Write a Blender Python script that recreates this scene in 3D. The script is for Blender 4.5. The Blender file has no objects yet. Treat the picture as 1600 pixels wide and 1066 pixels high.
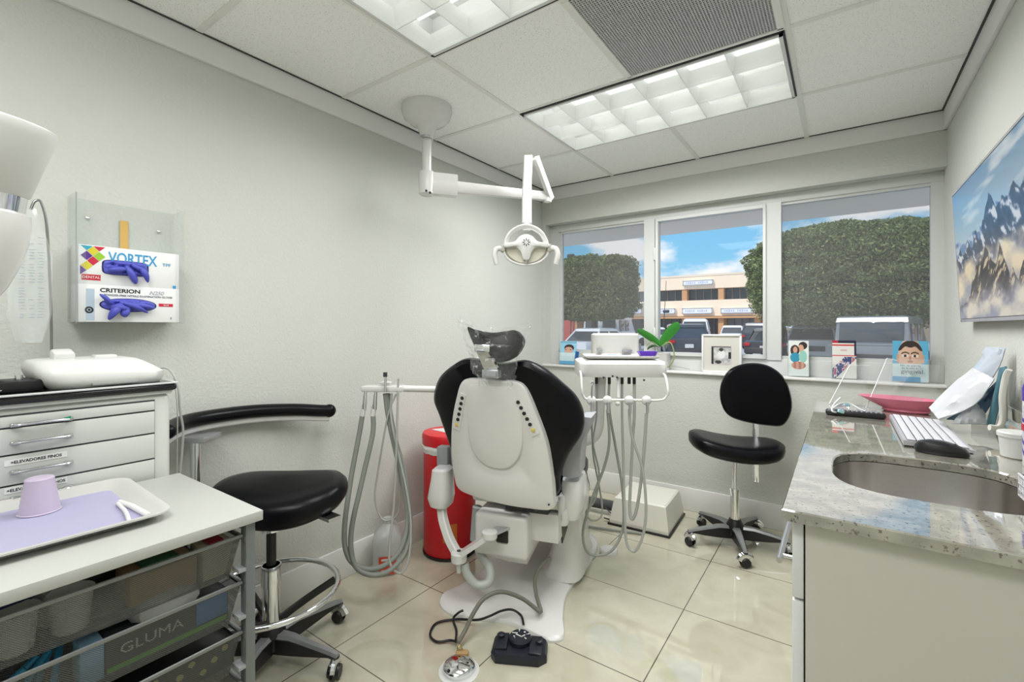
import bpy, bmesh, math, random
from mathutils import Vector, Matrix, noise
random.seed(7)
PI = math.pi
C = bpy.context.scene.collection
CAMZ = 1.25
# ------------------------------------------------------------------ site survey helpers
# the camera stands at (0,0,1.25), level, yawed 35.2 degrees to the left of the room's +Y axis
_f, _cx, _cy = 730.0, 800.0, 511.0
_yaw = math.atan(515 / 730)
_F = (-math.sin(_yaw), math.cos(_yaw)); _R = (math.cos(_yaw), math.sin(_yaw))
def _ray(x, y):
    u = (x - _cx) / _f; v = (_cy - y) / _f
    return Vector((_F[0] + u * _R[0], _F[1] + u * _R[1], v))
_O = Vector((0, 0, CAMZ))
def D(x, y, d): return _O + _ray(x, y) * d            # at a measured distance
def onX(x, y, X): r = _ray(x, y); return _O + r * (X / r.x)   # on a wall plane
def onY(x, y, Y): r = _ray(x, y); return _O + r * (Y / r.y)
def onZ(x, y, Z): r = _ray(x, y); return _O + r * ((Z - CAMZ) / r.z)
class Frame:
    def __init__(s, ox, oy, deg, oz=0):
        s.o = Vector((ox, oy, oz)); s.a = math.radians(deg)
        s.m = Matrix.Translation(s.o) @ Matrix.Rotation(s.a, 4, 'Z'); s.i = s.m.inverted()
    def L(s, p): return s.i @ Vector(p)
    def ly(s, x, y, k):
        r = s.i.to_3x3() @ _ray(x, y); o = s.i @ _O
        return o + r * ((k - o.y) / r.y)
# ------------------------------------------------------------------ materials
MATS = {}
def mat(name, col=(.8, .8, .8), rough=.5, metal=0.0, spec=.5, bump=0, bscale=200, trans=0, ior=1.45,
        coat=0, var=0, vscale=8, alpha=1, emis=None, estr=0, sub=0):
    if name in MATS: return MATS[name]
    m = bpy.data.materials.new(name); m.use_nodes = True
    n = m.node_tree.nodes; l = m.node_tree.links; b = n['Principled BSDF']
    b.inputs['Base Color'].default_value = (*col, 1)
    b.inputs['Roughness'].default_value = rough; b.inputs['Metallic'].default_value = metal
    b.inputs['Specular IOR Level'].default_value = spec
    b.inputs['Transmission Weight'].default_value = trans; b.inputs['IOR'].default_value = ior
    b.inputs['Coat Weight'].default_value = coat; b.inputs['Coat Roughness'].default_value = .05
    b.inputs['Alpha'].default_value = alpha
    if emis: b.inputs['Emission Color'].default_value = (*emis, 1); b.inputs['Emission Strength'].default_value = estr
    tc = n.new('ShaderNodeTexCoord')
    if bump:
        t = n.new('ShaderNodeTexNoise'); t.inputs['Scale'].default_value = bscale; t.inputs['Detail'].default_value = 3
        l.new(tc.outputs['Object'], t.inputs['Vector'])
        bp = n.new('ShaderNodeBump'); bp.inputs['Strength'].default_value = bump; bp.inputs['Distance'].default_value = .004
        l.new(t.outputs['Fac'], bp.inputs['Height']); l.new(bp.outputs['Normal'], b.inputs['Normal'])
    if var:
        t = n.new('ShaderNodeTexNoise'); t.inputs['Scale'].default_value = vscale; t.inputs['Detail'].default_value = 4
        l.new(tc.outputs['Object'], t.inputs['Vector'])
        mx = n.new('ShaderNodeMix'); mx.data_type = 'RGBA'
        mx.inputs[6].default_value = (*[c * (1 - var) for c in col], 1)
        mx.inputs[7].default_value = (*[min(1, c * (1 + var)) for c in col], 1)
        l.new(t.outputs['Fac'], mx.inputs[0]); l.new(mx.outputs[2], b.inputs['Base Color'])
    MATS[name] = m; return m
def clear(name, tint=(.95, .98, .98), op=.12, rough=.05, gl=.1):
    """thin clear plastic or glass: mostly see-through, a little haze, mirror reflection at grazing angles"""
    if name in MATS: return MATS[name]
    m = bpy.data.materials.new(name); m.use_nodes = True
    n = m.node_tree.nodes; l = m.node_tree.links; n.clear()
    o = n.new('ShaderNodeOutputMaterial'); t = n.new('ShaderNodeBsdfTransparent'); t.inputs[0].default_value = (*tint, 1)
    d = n.new('ShaderNodeBsdfDiffuse'); d.inputs[0].default_value = (.85, .87, .87, 1)
    g = n.new('ShaderNodeBsdfGlossy'); g.inputs[1].default_value = rough
    m1 = n.new('ShaderNodeMixShader'); m1.inputs[0].default_value = op
    l.new(t.outputs[0], m1.inputs[1]); l.new(d.outputs[0], m1.inputs[2])
    fr = n.new('ShaderNodeFresnel'); fr.inputs[0].default_value = 1.3
    mu = n.new('ShaderNodeMath'); mu.operation = 'ADD'; mu.inputs[1].default_value = gl; mu.use_clamp = True
    geo = n.new('ShaderNodeNewGeometry'); inv = n.new('ShaderNodeMath'); inv.operation = 'SUBTRACT'; inv.inputs[0].default_value = .7
    l.new(geo.outputs['Backfacing'], inv.inputs[1]); mm_ = n.new('ShaderNodeMath'); mm_.operation = 'MULTIPLY'; mm_.use_clamp = True
    l.new(fr.outputs[0], mm_.inputs[0]); l.new(inv.outputs[0], mm_.inputs[1]); l.new(mm_.outputs[0], mu.inputs[0])
    m2 = n.new('ShaderNodeMixShader'); l.new(mu.outputs[0], m2.inputs[0])
    l.new(m1.outputs[0], m2.inputs[1]); l.new(g.outputs[0], m2.inputs[2]); l.new(m2.outputs[0], o.inputs[0])
    MATS[name] = m; return m
# ------------------------------------------------------------------ mesh builder
def smoothpts(pts, n=8, closed=False):
    P = [Vector(p) for p in pts]; N = len(P); out = []
    if N < 3: return P
    rng = range(N if closed else N - 1)
    for i in rng:
        if closed: p0, p1, p2, p3 = P[(i - 1) % N], P[i], P[(i + 1) % N], P[(i + 2) % N]
        else: p0, p1, p2, p3 = P[max(i - 1, 0)], P[i], P[i + 1], P[min(i + 2, N - 1)]
        for k in range(n):
            t = k / n
            out.append(.5 * ((2 * p1) + (-p0 + p2) * t + (2 * p0 - 5 * p1 + 4 * p2 - p3) * t * t + (-p0 + 3 * p1 - 3 * p2 + p3) * t ** 3))
    if not closed: out.append(P[-1])
    return out
class MB:
    def __init__(s): s.b = bmesh.new(); s.mi = 0; s.mats = []
    def use(s, m):
        if m not in s.mats: s.mats.append(m)
        s.mi = s.mats.index(m); return s
    def _f(s, vs):
        try: f = s.b.faces.new(vs); f.material_index = s.mi; return f
        except ValueError: return None
    def box(s, c, size, rot=None, bev=0, seg=2, M=None):
        T = Matrix.Translation(Vector(c))
        if rot: T = T @ Matrix.Rotation(rot[2], 4, 'Z') @ Matrix.Rotation(rot[1], 4, 'Y') @ Matrix.Rotation(rot[0], 4, 'X')
        if M: T = M @ T
        r = bmesh.ops.create_cube(s.b, size=1.0, matrix=T @ Matrix.Diagonal((*size, 1)))
        fs = set()
        for v in r['verts']:
            for f in v.link_faces: fs.add(f)
        for f in fs: f.material_index = s.mi
        if bev:
            es = set(e for v in r['verts'] for e in v.link_edges)
            rr = bmesh.ops.bevel(s.b, geom=list(es), offset=bev, segments=seg, affect='EDGES', profile=.5)
            for f in rr['faces']: f.material_index = s.mi
        return s
    def box2(s, a, b, bev=0, seg=2):
        a = Vector(a); b = Vector(b)
        return s.box((a + b) / 2, [max(1e-4, abs(q)) for q in (b - a)], bev=bev, seg=seg)
    def loft(s, rings, cap=True, closed=True):
        vr = [[s.b.verts.new(p) for p in r] for r in rings]
        n = len(vr[0])
        for i in range(len(vr) - 1):
            for k in range(n if closed else n - 1):
                s._f((vr[i][k], vr[i][(k + 1) % n], vr[i + 1][(k + 1) % n], vr[i + 1][k]))
        if cap: s._f(list(reversed(vr[0]))); s._f(vr[-1])
        return s
    def tube(s, pts, r, seg=10, sm=0, closed=False, flat=1.0, ends=True):
        P = [Vector(p) for p in pts]
        if sm: P = smoothpts(P, sm, closed)
        N = len(P); rings = []; nrm = None
        for i, p in enumerate(P):
            if closed: t = (P[(i + 1) % N] - P[i - 1])
            else: t = P[min(i + 1, N - 1)] - P[max(i - 1, 0)]
            if t.length < 1e-9: t = Vector((0, 0, 1))
            t.normalize()
            if nrm is None:
                a = Vector((0, 0, 1)) if abs(t.z) < .9 else Vector((1, 0, 0)); nrm = t.cross(a).normalized()
            nrm = (nrm - t * nrm.dot(t)).normalized(); bi = t.cross(nrm)
            rr = r(i / (N - 1)) if callable(r) else r
            rings.append([p + nrm * (rr * math.cos(2 * PI * k / seg)) + bi * (rr * flat * math.sin(2 * PI * k / seg)) for k in range(seg)])
        if closed: rings.append(rings[0]); 
        return s.loft(rings, cap=not closed and ends)
    def cyl(s, p0, p1, r0, r1=None, seg=24):
        r1 = r0 if r1 is None else r1; p0 = Vector(p0); p1 = Vector(p1); t = (p1 - p0).normalized()
        a = Vector((0, 0, 1)) if abs(t.z) < .9 else Vector((1, 0, 0)); n = t.cross(a).normalized(); b = t.cross(n)
        return s.loft([[p + n * (r * math.cos(2 * PI * k / seg)) + b * (r * math.sin(2 * PI * k / seg)) for k in range(seg)] for p, r in ((p0, r0), (p1, r1))])
    def lathe(s, prof, o=(0, 0, 0), ax=(0, 0, 1), seg=32, cap=True):
        o = Vector(o); t = Vector(ax).normalized()
        a = Vector((0, 0, 1)) if abs(t.z) < .9 else Vector((1, 0, 0)); n = t.cross(a).normalized(); b = t.cross(n)
        return s.loft([[o + t * h + n * (r * math.cos(2 * PI * k / seg)) + b * (r * math.sin(2 * PI * k / seg)) for k in range(seg)] for r, h in prof], cap)
    def ball(s, c, r, sc=(1, 1, 1), M=None, u=20, v=12):
        T = (M or Matrix()) @ Matrix.Translation(Vector(c)) @ Matrix.Diagonal((*sc, 1))
        rr = bmesh.ops.create_uvsphere(s.b, u_segments=u, v_segments=v, radius=r, matrix=T)
        for q in rr['verts']:
            for f in q.link_faces: f.material_index = s.mi
        return s
    def pillow(s, outline, levels, M=None, sm=5, cen=None, warp=None):
        """stack of scaled copies of a smooth 2D outline: levels = (scale, height)"""
        O = [Vector((p[0], p[1], 0)) for p in outline]
        if sm: O = smoothpts(O, sm, True)
        c = Vector((*cen, 0)) if cen else sum(O, Vector()) / len(O)
        M = M or Matrix(); rings = []
        for sc, h in levels:
            r = []
            for p in O:
                q = c + (p - c) * sc; q.z = h
                if warp: q = warp(q)
                r.append(M @ q)
            rings.append(r)
        vr = [[s.b.verts.new(p) for p in r] for r in rings]; n = len(O)
        for i in range(len(vr) - 1):
            for k in range(n): s._f((vr[i][k], vr[i][(k + 1) % n], vr[i + 1][(k + 1) % n], vr[i + 1][k]))
        for r, rev, lv in ((vr[0], True, levels[0]), (vr[-1], False, levels[-1])):
            q = Vector((c.x, c.y, lv[1]))
            if warp: q = warp(q)
            cv = s.b.verts.new(M @ q)
            for k in range(n):
                a, b = r[k], r[(k + 1) % n]
                s._f((b, a, cv) if rev else (a, b, cv))
        return s
    def prism(s, pts, M, h):
        """flat polygon extruded by h along local z of M"""
        a = [M @ Vector((p[0], p[1], 0)) for p in pts]; b = [M @ Vector((p[0], p[1], h)) for p in pts]
        return s.loft([a, b])
    def sheet(s, grid):
        v = [[s.b.verts.new(p) for p in r] for r in grid]
        for i in range(len(v) - 1):
            for j in range(len(v[0]) - 1): s._f((v[i][j], v[i][j + 1], v[i + 1][j + 1], v[i + 1][j]))
        return s
    def build(s, name, m=None, parent=None, smooth=True, loc=None):
        bmesh.ops.recalc_face_normals(s.b, faces=s.b.faces)
        me = bpy.data.meshes.new(name); s.b.to_mesh(me); s.b.free()
        for k in (s.mats or [m]): me.materials.append(k)
        o = bpy.data.objects.new(name, me); C.objects.link(o)
        if smooth:
            for p in me.polygons: p.use_smooth = True
            try: me.set_sharp_from_angle(angle=math.radians(38))
            except Exception: pass
        if parent: o.parent = parent
        if loc: o.location = loc
        return o
def tag(o, label=None, cat=None, group=None, kind=None):
    if label: o['label'] = label
    if cat: o['category'] = cat
    if group: o['group'] = group
    if kind: o['kind'] = kind
    return o
def thing(name, label, cat, loc=(0, 0, 0), rz=0, group=None):
    o = bpy.data.objects.new(name, None); C.objects.link(o); o.location = loc; o.rotation_euler = (0, 0, rz)
    o.empty_display_size = .05
    return tag(o, label, cat, group)
def struct(o): o['kind'] = 'structure'; return o
def dup(root, loc=None, rz=None, label=None, group=None):
    r = root.copy(); C.objects.link(r)
    if loc is not None: r.location = loc
    if rz is not None: r.rotation_euler = (0, 0, rz)
    if label: r['label'] = label
    if group: r['group'] = group
    for ch in list(root.children):
        c = ch.copy(); C.objects.link(c); c.parent = r
        for g in ch.children: d = g.copy(); C.objects.link(d); d.parent = c
    return r
def text(s, size, o, right, up, m, parent=None, name='lettering', sx=1.0, ext=.0006, align='CENTER', shear=0, bold=0):
    cu = bpy.data.curves.new('t', 'FONT'); cu.body = s; cu.size = size; cu.align_x = align; cu.align_y = 'CENTER'
    cu.extrude = ext; cu.shear = shear; cu.resolution_u = 3; cu.offset = size * bold
    t = bpy.data.objects.new('t', cu); C.objects.link(t)
    dg = bpy.context.evaluated_depsgraph_get(); me = bpy.data.meshes.new_from_object(t.evaluated_get(dg))
    bpy.data.objects.remove(t)
    r = Vector(right).normalized(); u = Vector(up).normalized(); n = r.cross(u)
    o = Vector(o)
    for v in me.vertices: v.co = o + r * (v.co.x * sx) + u * v.co.y + n * v.co.z
    me.materials.clear(); me.materials.append(m)
    ob = bpy.data.objects.new(name, me); C.objects.link(ob)
    if parent: ob.parent = parent
    return ob
def picture(name, o, right, up, w, h, nx, ny, fn, parent=None, emis=0, rough=.3, th=.002):
    """a printed or lit picture: grid mesh coloured cell by cell; fn(u,v)->linear rgb, v up"""
    r = Vector(right).normalized(); U = Vector(up).normalized(); n = r.cross(U); o = Vector(o)
    me = bpy.data.meshes.new(name); V = []; Fc = []
    for j in range(ny + 1):
        for i in range(nx + 1): V.append(o + r * (w * i / nx) + U * (h * j / ny))
    for j in range(ny):
        for i in range(nx): a = j * (nx + 1) + i; Fc.append((a, a + 1, a + nx + 2, a + nx + 1))
    me.from_pydata(V, [], Fc)
    ca = me.color_attributes.new('Col', 'FLOAT_COLOR', 'POINT')
    k = 0
    for j in range(ny + 1):
        for i in range(nx + 1):
            c = fn(i / nx, j / ny); ca.data[k].color = (c[0], c[1], c[2], 1); k += 1
    key = 'picture_%s_%s' % (emis, rough)
    if key not in MATS:
        m = bpy.data.materials.new(key); m.use_nodes = True; nn = m.node_tree.nodes; l = m.node_tree.links; b = nn['Principled BSDF']
        at = nn.new('ShaderNodeAttribute'); at.attribute_name = 'Col'
        l.new(at.outputs['Color'], b.inputs['Base Color']); b.inputs['Roughness'].default_value = rough
        if emis:
            l.new(at.outputs['Color'], b.inputs['Emission Color']); b.inputs['Emission Strength'].default_value = emis
            b.inputs['Base Color'].default_value = (0, 0, 0, 1); l.remove(b.inputs['Base Color'].links[0])
        MATS[key] = m
    me.materials.append(MATS[key])
    ob = bpy.data.objects.new(name, me); C.objects.link(ob)
    if parent: ob.parent = parent
    return ob
def srgb(h):
    h = h.lstrip('#'); return tuple(((int(h[i:i + 2], 16) / 255 + .055) / 1.055) ** 2.4 if int(h[i:i + 2], 16) > 10 else int(h[i:i + 2], 16) / 255 / 12.92 for i in (0, 2, 4))
def MX(o, x, y, z=None):
    x = Vector(x).normalized(); y = Vector(y).normalized(); z = Vector(z).normalized() if z else x.cross(y)
    m = Matrix((x, y, z)).transposed().to_4x4(); m.translation = Vector(o); return m
# shared materials
WHITE = mat('white_enamel', (.70, .70, .685), .25, coat=.15)
PLAST = mat('white_plastic', (.68, .69, .67), .38)
CHAIRW = mat('warm_white_shell', (.73, .72, .70), .3)
BLK = mat('black_plastic', (.012, .012, .013), .4)
VINYL = mat('black_vinyl', (.003, .003, .0045), .30, spec=.22)
CHROME = mat('chrome', (.82, .83, .85), .08, 1)
BRUSH = mat('brushed_steel', (.55, .55, .56), .3, 1)
GREYH = mat('grey_hose', (.27, .29, .26), .45)
GREYL = mat('light_grey_hose', (.42, .43, .41), .4)
GREY = mat('grey_plastic', (.33, .35, .36), .45)
DKGREY = mat('dark_grey', (.05, .05, .055), .5)
SILV = mat('silver_paint', (.5, .51, .52), .35, .7)
CLEAR = clear('clear_acrylic', op=.02, gl=.0)
# ================================================================== the room
XL, XR, YB, YF, ZC = -2.03, .45, 3.30, -.75, 2.382
def wallmat(name, col):
    m = mat(name, col, .75, spec=.25, bump=.55, bscale=95, var=.02, vscale=3); return m
WALL = wallmat('painted_textured_wall', (.60, .614, .568)); TRIM = mat('white_trim_paint', (.76, .76, .74), .4)
# floor tiles
fm = bpy.data.materials.new('polished_cream_tile'); fm.use_nodes = True
n = fm.node_tree.nodes; l = fm.node_tree.links; b = n['Principled BSDF']
tc = n.new('ShaderNodeTexCoord'); mp = n.new('ShaderNodeMapping'); mp.inputs['Location'].default_value = (.57 + .52 * 8, -1.085 + .52 * 8, 0)
br = n.new('ShaderNodeTexBrick'); br.offset = 0; br.squash = 1
for k, v in (('Scale', 1), ('Brick Width', .52), ('Row Height', .52), ('Mortar Size', .0022), ('Mortar Smooth', .05), ('Bias', 0)): br.inputs[k].default_value = v
br.inputs['Color1'].default_value = (.545, .525, .415, 1); br.inputs['Color2'].default_value = (.53, .51, .40, 1); br.inputs['Mortar'].default_value = (.10, .085, .07, 1)
l.new(tc.outputs['Object'], mp.inputs[0]); l.new(mp.outputs[0], br.inputs['Vector'])
ns = n.new('ShaderNodeTexNoise'); ns.inputs['Scale'].default_value = 5; ns.inputs['Detail'].default_value = 8; ns.inputs['Distortion'].default_value = 1.2
l.new(tc.outputs['Object'], ns.inputs['Vector'])
rp = n.new('ShaderNodeValToRGB'); rp.color_ramp.elements[0].color = (.88, .87, .84, 1); rp.color_ramp.elements[1].color = (1.08, 1.08, 1.08, 1)
rp.color_ramp.elements[0].position = .3; rp.color_ramp.elements[1].position = .7
l.new(ns.outputs['Fac'], rp.inputs[0])
mx = n.new('ShaderNodeMix'); mx.data_type = 'RGBA'; mx.blend_type = 'MULTIPLY'; mx.inputs[0].default_value = 1
l.new(br.outputs['Color'], mx.inputs[6]); l.new(rp.outputs[0], mx.inputs[7]); l.new(mx.outputs[2], b.inputs['Base Color'])
b.inputs['Roughness'].default_value = .035; b.inputs['Specular IOR Level'].default_value = .9; b.inputs['Coat Weight'].default_value = .6; b.inputs['Coat Roughness'].default_value = .02
struct(MB().box2((XL - .1, YF - .1, -.1), (XR + .1, YB + .1, 0)).build('floor', fm, smooth=False))
# ceiling tiles
cm = bpy.data.materials.new('fissured_ceiling_tile'); cm.use_nodes = True
n = cm.node_tree.nodes; l = cm.node_tree.links; b = n['Principled BSDF']
tc = n.new('ShaderNodeTexCoord'); v1 = n.new('ShaderNodeTexNoise'); v1.inputs['Scale'].default_value = 170; v1.inputs['Detail'].default_value = 2
v2 = n.new('ShaderNodeTexVoronoi'); v2.inputs['Scale'].default_value = 120
l.new(tc.outputs['Object'], v1.inputs['Vector']); l.new(tc.outputs['Object'], v2.inputs['Vector'])
r1 = n.new('ShaderNodeValToRGB'); r1.color_ramp.elements[0].position = .30; r1.color_ramp.elements[1].position = .38
r1.color_ramp.elements[0].color = (.66, .66, .65, 1); r1.color_ramp.elements[1].color = (1, 1, 1, 1); l.new(v1.outputs['Fac'], r1.inputs[0])
r2 = n.new('ShaderNodeValToRGB'); r2.color_ramp.elements[0].position = .10; r2.color_ramp.elements[1].position = .2
r2.color_ramp.elements[0].color = (.52, .52, .52, 1); r2.color_ramp.elements[1].color = (1, 1, 1, 1); l.new(v2.outputs['Distance'], r2.inputs[0])
mx = n.new('ShaderNodeMix'); mx.data_type = 'RGBA'; mx.blend_type = 'MULTIPLY'; mx.inputs[0].default_value = 1
l.new(r1.outputs[0], mx.inputs[6]); l.new(r2.outputs[0], mx.inputs[7])
m3 = n.new('ShaderNodeMix'); m3.data_type = 'RGBA'; m3.blend_type = 'MULTIPLY'; m3.inputs[0].default_value = 1
m3.inputs[7].default_value = (.95, .96, .93, 1); l.new(mx.outputs[2], m3.inputs[6]); l.new(m3.outputs[2], b.inputs['Base Color']); b.inputs['Roughness'].default_value = .9
XG = [-1.40, -.17]; YG = [-.5, .135, .77, 1.405, 2.04, 2.675]
# openings in the ceiling for the two visible troffers and the added rear light
holes = [(-1.385, -.185, 2.055, 2.66), (-1.385, -.185, .79, 1.39), (-1.385, -.185, -.48, .12)]
xs = sorted(set([XL, XR] + [h[0] for h in holes] + [h[1] for h in holes])); ys = sorted(set([YF, YB] + [q for h in holes for q in h[2:]]))
m_ = MB()
for i in range(len(xs) - 1):
    for j in range(len(ys) - 1):
        cx, cy = (xs[i] + xs[i + 1]) / 2, (ys[j] + ys[j + 1]) / 2
        if any(h[0] < cx < h[1] and h[2] < cy < h[3] for h in holes): continue
        m_.box2((xs[i], ys[j], ZC), (xs[i + 1], ys[j + 1], ZC + .02))
struct(m_.build('ceiling', cm, smooth=False))
struct(MB().box2((XL - .1, YF - .1, ZC + .16), (XR + .1, YB + .1, ZC + .2)).build('ceiling_slab', DKGREY, smooth=False))
g = MB()
GRID = mat('ceiling_grid_paint', (.80, .81, .76), .4)
for y in YG: g.box2((XL, y - .012, ZC - .004), (XR, y + .012, ZC + .003))
for x in XG: g.box2((x - .012, YF, ZC - .0045), (x + .012, YB, ZC + .003))
g.box2((-.802, 2.687, ZC - .0045), (-.778, YB, ZC + .003)); g.box2((-.802, 1.405, ZC - .0045), (-.778, 2.04, ZC + .003)); g.box2((-.802, .135, ZC - .0045), (-.778, .77, ZC + .003))
struct(g.build('ceiling_grid', GRID, smooth=False))
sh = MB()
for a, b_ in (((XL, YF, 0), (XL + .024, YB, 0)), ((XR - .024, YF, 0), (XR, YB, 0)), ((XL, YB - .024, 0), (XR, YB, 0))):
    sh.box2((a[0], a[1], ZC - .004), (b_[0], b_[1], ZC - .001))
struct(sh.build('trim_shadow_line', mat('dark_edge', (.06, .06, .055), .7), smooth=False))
# walls
struct(MB().box2((XL - .1, YF - .1, 0), (XL, YB + .2, ZC + .2)).build('wall_left', WALL, smooth=False))
struct(MB().box2((XR, YF - .1, 0), (XR + .1, YB + .2, ZC + .2)).build('wall_right', WALL, smooth=False))
struct(MB().box2((XL, YF - .1, 0), (XR, YF, ZC + .2)).build('wall_front', WALL, smooth=False))
WZ0, WZ1 = .945, 2.09; WX0 = -1.995
wb = MB().box2((XL, YB, 0), (XR, YB + .2, WZ0)).box2((XL, YB, WZ1), (XR, YB + .2, ZC + .2)).box2((XL, YB, WZ0), (WX0, YB + .2, WZ1))
struct(wb.build('wall_back', WALL, smooth=False))
struct(MB().box2((XL, .5 - 1.25, ZC - .103), (XL + .016, YB, ZC - .003), .002).build('trim_1', TRIM))
struct(MB().box2((XL, YB - .016, ZC - .103), (XR, YB, ZC - .003), .002).build('trim_2', TRIM))
struct(MB().box2((XR - .016, YF, ZC - .103), (XR, YB, ZC - .003), .002).build('trim_3', TRIM))
def base(a, b_): return MB().box2(a, b_, .003)
struct(MB().box2((XL, YF, 0), (XL + .014, YB, .155), .004).build('baseboard_left', TRIM))
struct(MB().box2((XL, YB - .014, 0), (XR, YB, .155), .004).build('baseboard_back', TRIM))
# window: sill, frame, three panes
FR = mat('white_vinyl_frame', (.63, .65, .63), .4)
w = thing('window_1', None, None, (0, 0, 0)); del_keys = None; struct(w)
f = MB()
Y0, Y1 = 3.385, 3.44
f.box2((WX0, Y0, WZ0), (XR, Y1, 1.045), .003).box2((WX0, Y0, 2.035), (XR, Y1, WZ1), .003)
f.box2((WX0, Y0 + .002, 1.045), (-1.915, Y1 - .002, 2.035)).box2((-1.915, Y0 + .02, 1.03), (-1.893, Y1 - .006, 2.05))
f.box2((-1.191, Y0 - .008, 1.04), (-1.112, Y1 - .004, 2.04)).box2((-.394, Y0 - .008, 1.04), (-.311, Y1 - .004, 2.04)).box2((.397, Y0 + .002, 1.045), (XR, Y1 - .002, 2.035))
# glazing beads and the sash of the middle light
for x0, x1, ins in ((-1.893, -1.191, .014), (-.311, .397, .014)):
    f.box2((x0, Y0 + .012, 1.045), (x1, Y1 - .01, 1.045 + .022)).box2((x0, Y0 + .012, 2.02), (x1, Y1 - .01, 2.04))
for a, b_ in (((-1.105, 1.045), (-1.085, 2.035)), ((-.412, 1.045), (-.394, 2.035))): f.box2((a[0], Y0 - .02, a[1]), (b_[0], Y1 - .01, b_[1]), .002)
f.box2((-1.0845, Y0 - .019, 1.046), (-.4125, Y1 - .012, 1.07)).box2((-1.0845, Y0 - .019, 2.012), (-.4125, Y1 - .012, 2.034))
f.build('window_frame', FR, w)
for z in (1.2, 1.78): MB().box2((-1.118, Y0 - .022, z - .045), (-1.104, Y0 - .006, z + .045), .003).build('sash_latch', WHITE, w)
MB().box2((-1.110, Y0 - .004, 1.05), (-1.106, Y0 + .01, 2.03)).build('sash_gap', BLK, w)
PANE = clear('window_glass', (.98, .99, 1), .015, .0, .0); SCR = clear('screened_glass', (.84, .855, .87), .075, .3, -.02)
MB().box2((-1.893, 3.415, 1.06), (-1.191, 3.418, 2.03)).build('pane', SCR, w, False)
MB().box2((-1.09, 3.405, 1.06), (-.40, 3.408, 2.02)).build('pane', PANE, w, False)
MB().box2((-.311, 3.415, 1.06), (.397, 3.418, 2.03)).build('pane', SCR, w, False)
struct(MB().box2((WX0 - .02, YB - .022, WZ0 - .016), (XR, Y0 + .02, WZ0), .006).build('trim_4', TRIM))
# roof overhang outside
struct(MB().box2((-9, YB + .2, 2.148), (9, 4.6, 2.5)).build('roof_overhang', mat('overhang_stucco', (.92, .86, .80), .8, bump=.3), smooth=False))

# ---------------------------------------------------------------- ceiling lights
TUBE = 3.4
def troffer(loc, label, spread=165, watt=28, far=0):
    t = thing('ceiling_light', label, 'light', loc, 0, None)
    W_, H_ = .60, .302   # half length, half width
    h = MB()
    h.box2((-W_, -H_, .14), (W_, H_, .145)); h.box2((-W_, -H_, 0), (-W_ + .004, H_, .14)); h.box2((W_ - .004, -H_, 0), (W_, H_, .14))
    h.box2((-W_, -H_, 0), (W_, -H_ + .004, .14)); h.box2((-W_, H_ - .004, 0), (W_, H_, .14)); h.build('housing', WHITE, t, False)
    fr = MB(); k = .012
    for s_ in (-1, 1):
        fr.box2((-W_, s_ * H_ - (k if s_ > 0 else 0), -.012), (W_, s_ * H_ + (k if s_ < 0 else 0), .004)); fr.box2((s_ * W_ - (k if s_ > 0 else 0), -H_, -.012), (s_ * W_ + (k if s_ < 0 else 0), H_, .004))
    fr.build('door_frame', WHITE, t, False)
    gp = MB(); gp.box2((-W_ - .004, -H_ - .012, -.006), (W_ + .004, -H_, .02)); gp.box2((-W_ - .008, -H_ - .012, -.006), (-W_, H_ + .004, .02)); gp.box2((W_, -H_ - .012, -.006), (W_ + .008, H_, .02)); 
    if far: gp.box2((-W_ - .004, H_, -.006), (W_ + .004, H_ + .014, .02))
    gp.build('frame_gap', BLK, t, False)
    # 3 x 6 parabolic louver cells, open at the top to the fluorescent tubes in the white housing
    d = MB(); nx, ny = 6, 3; cw = (2 * W_ - 2 * k) / nx; ch = (2 * H_ - 2 * k) / ny
    for i in range(nx):
        for j in range(ny):
            cx_ = -W_ + k + (i + .5) * cw; cy_ = -H_ + k + (j + .5) * ch; rings = []
            for q in range(6):
                u = q / 5; sx_ = (cw / 2 - .0009) * (1 - .16 * u ** 1.8); sy_ = (ch / 2 - .0009) * (1 - .30 * u ** 1.8)
                rings.append([Vector((cx_ + ax_ * sx_, cy_ + ay_ * sy_, -.011 + .062 * u)) for ax_, ay_ in ((-1, -1), (1, -1), (1, 1), (-1, 1))])
            d.loft(rings, cap=False)
    d.build('louver', mat('louver_white', (.86, .88, .86), .35), t, False)
    tb = MB()
    for j in range(ny):
        y = -H_ + k + (j + .5) * ch; tb.cyl((-W_ + .03, y, .085), (W_ - .03, y, .085), .013, seg=12)
    tb.build('fluorescent_tubes', mat('tube_glow', (1, 1, 1), .5, emis=(.97, 1, .98), estr=TUBE), t)
    la = bpy.data.lights.new('troffer_light', 'AREA'); la.shape = 'RECTANGLE'; la.size = 1.16; la.size_y = .56; la.energy = watt; la.spread = math.radians(spread); la.color = (1, .99, .985)
    lo = bpy.data.objects.new('troffer_light', la); C.objects.link(lo); lo.parent = t; lo.location = (0, 0, -.02)
    return t
troffer((-.785, 2.358, ZC - .002), 'long recessed fluorescent ceiling light with white louver beyond the air grille, door hanging slightly open')
troffer((-.785, 1.09, ZC - .002), 'recessed fluorescent ceiling light cut by the top edge of the photo, above the dental chair', 160, 10, 1)
troffer((-.785, -.18, ZC - .003), 'unseen fluorescent ceiling light added behind the camera to even out the room light', 175, 19)  # added fixture out of view, fills the room with more even light
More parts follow.
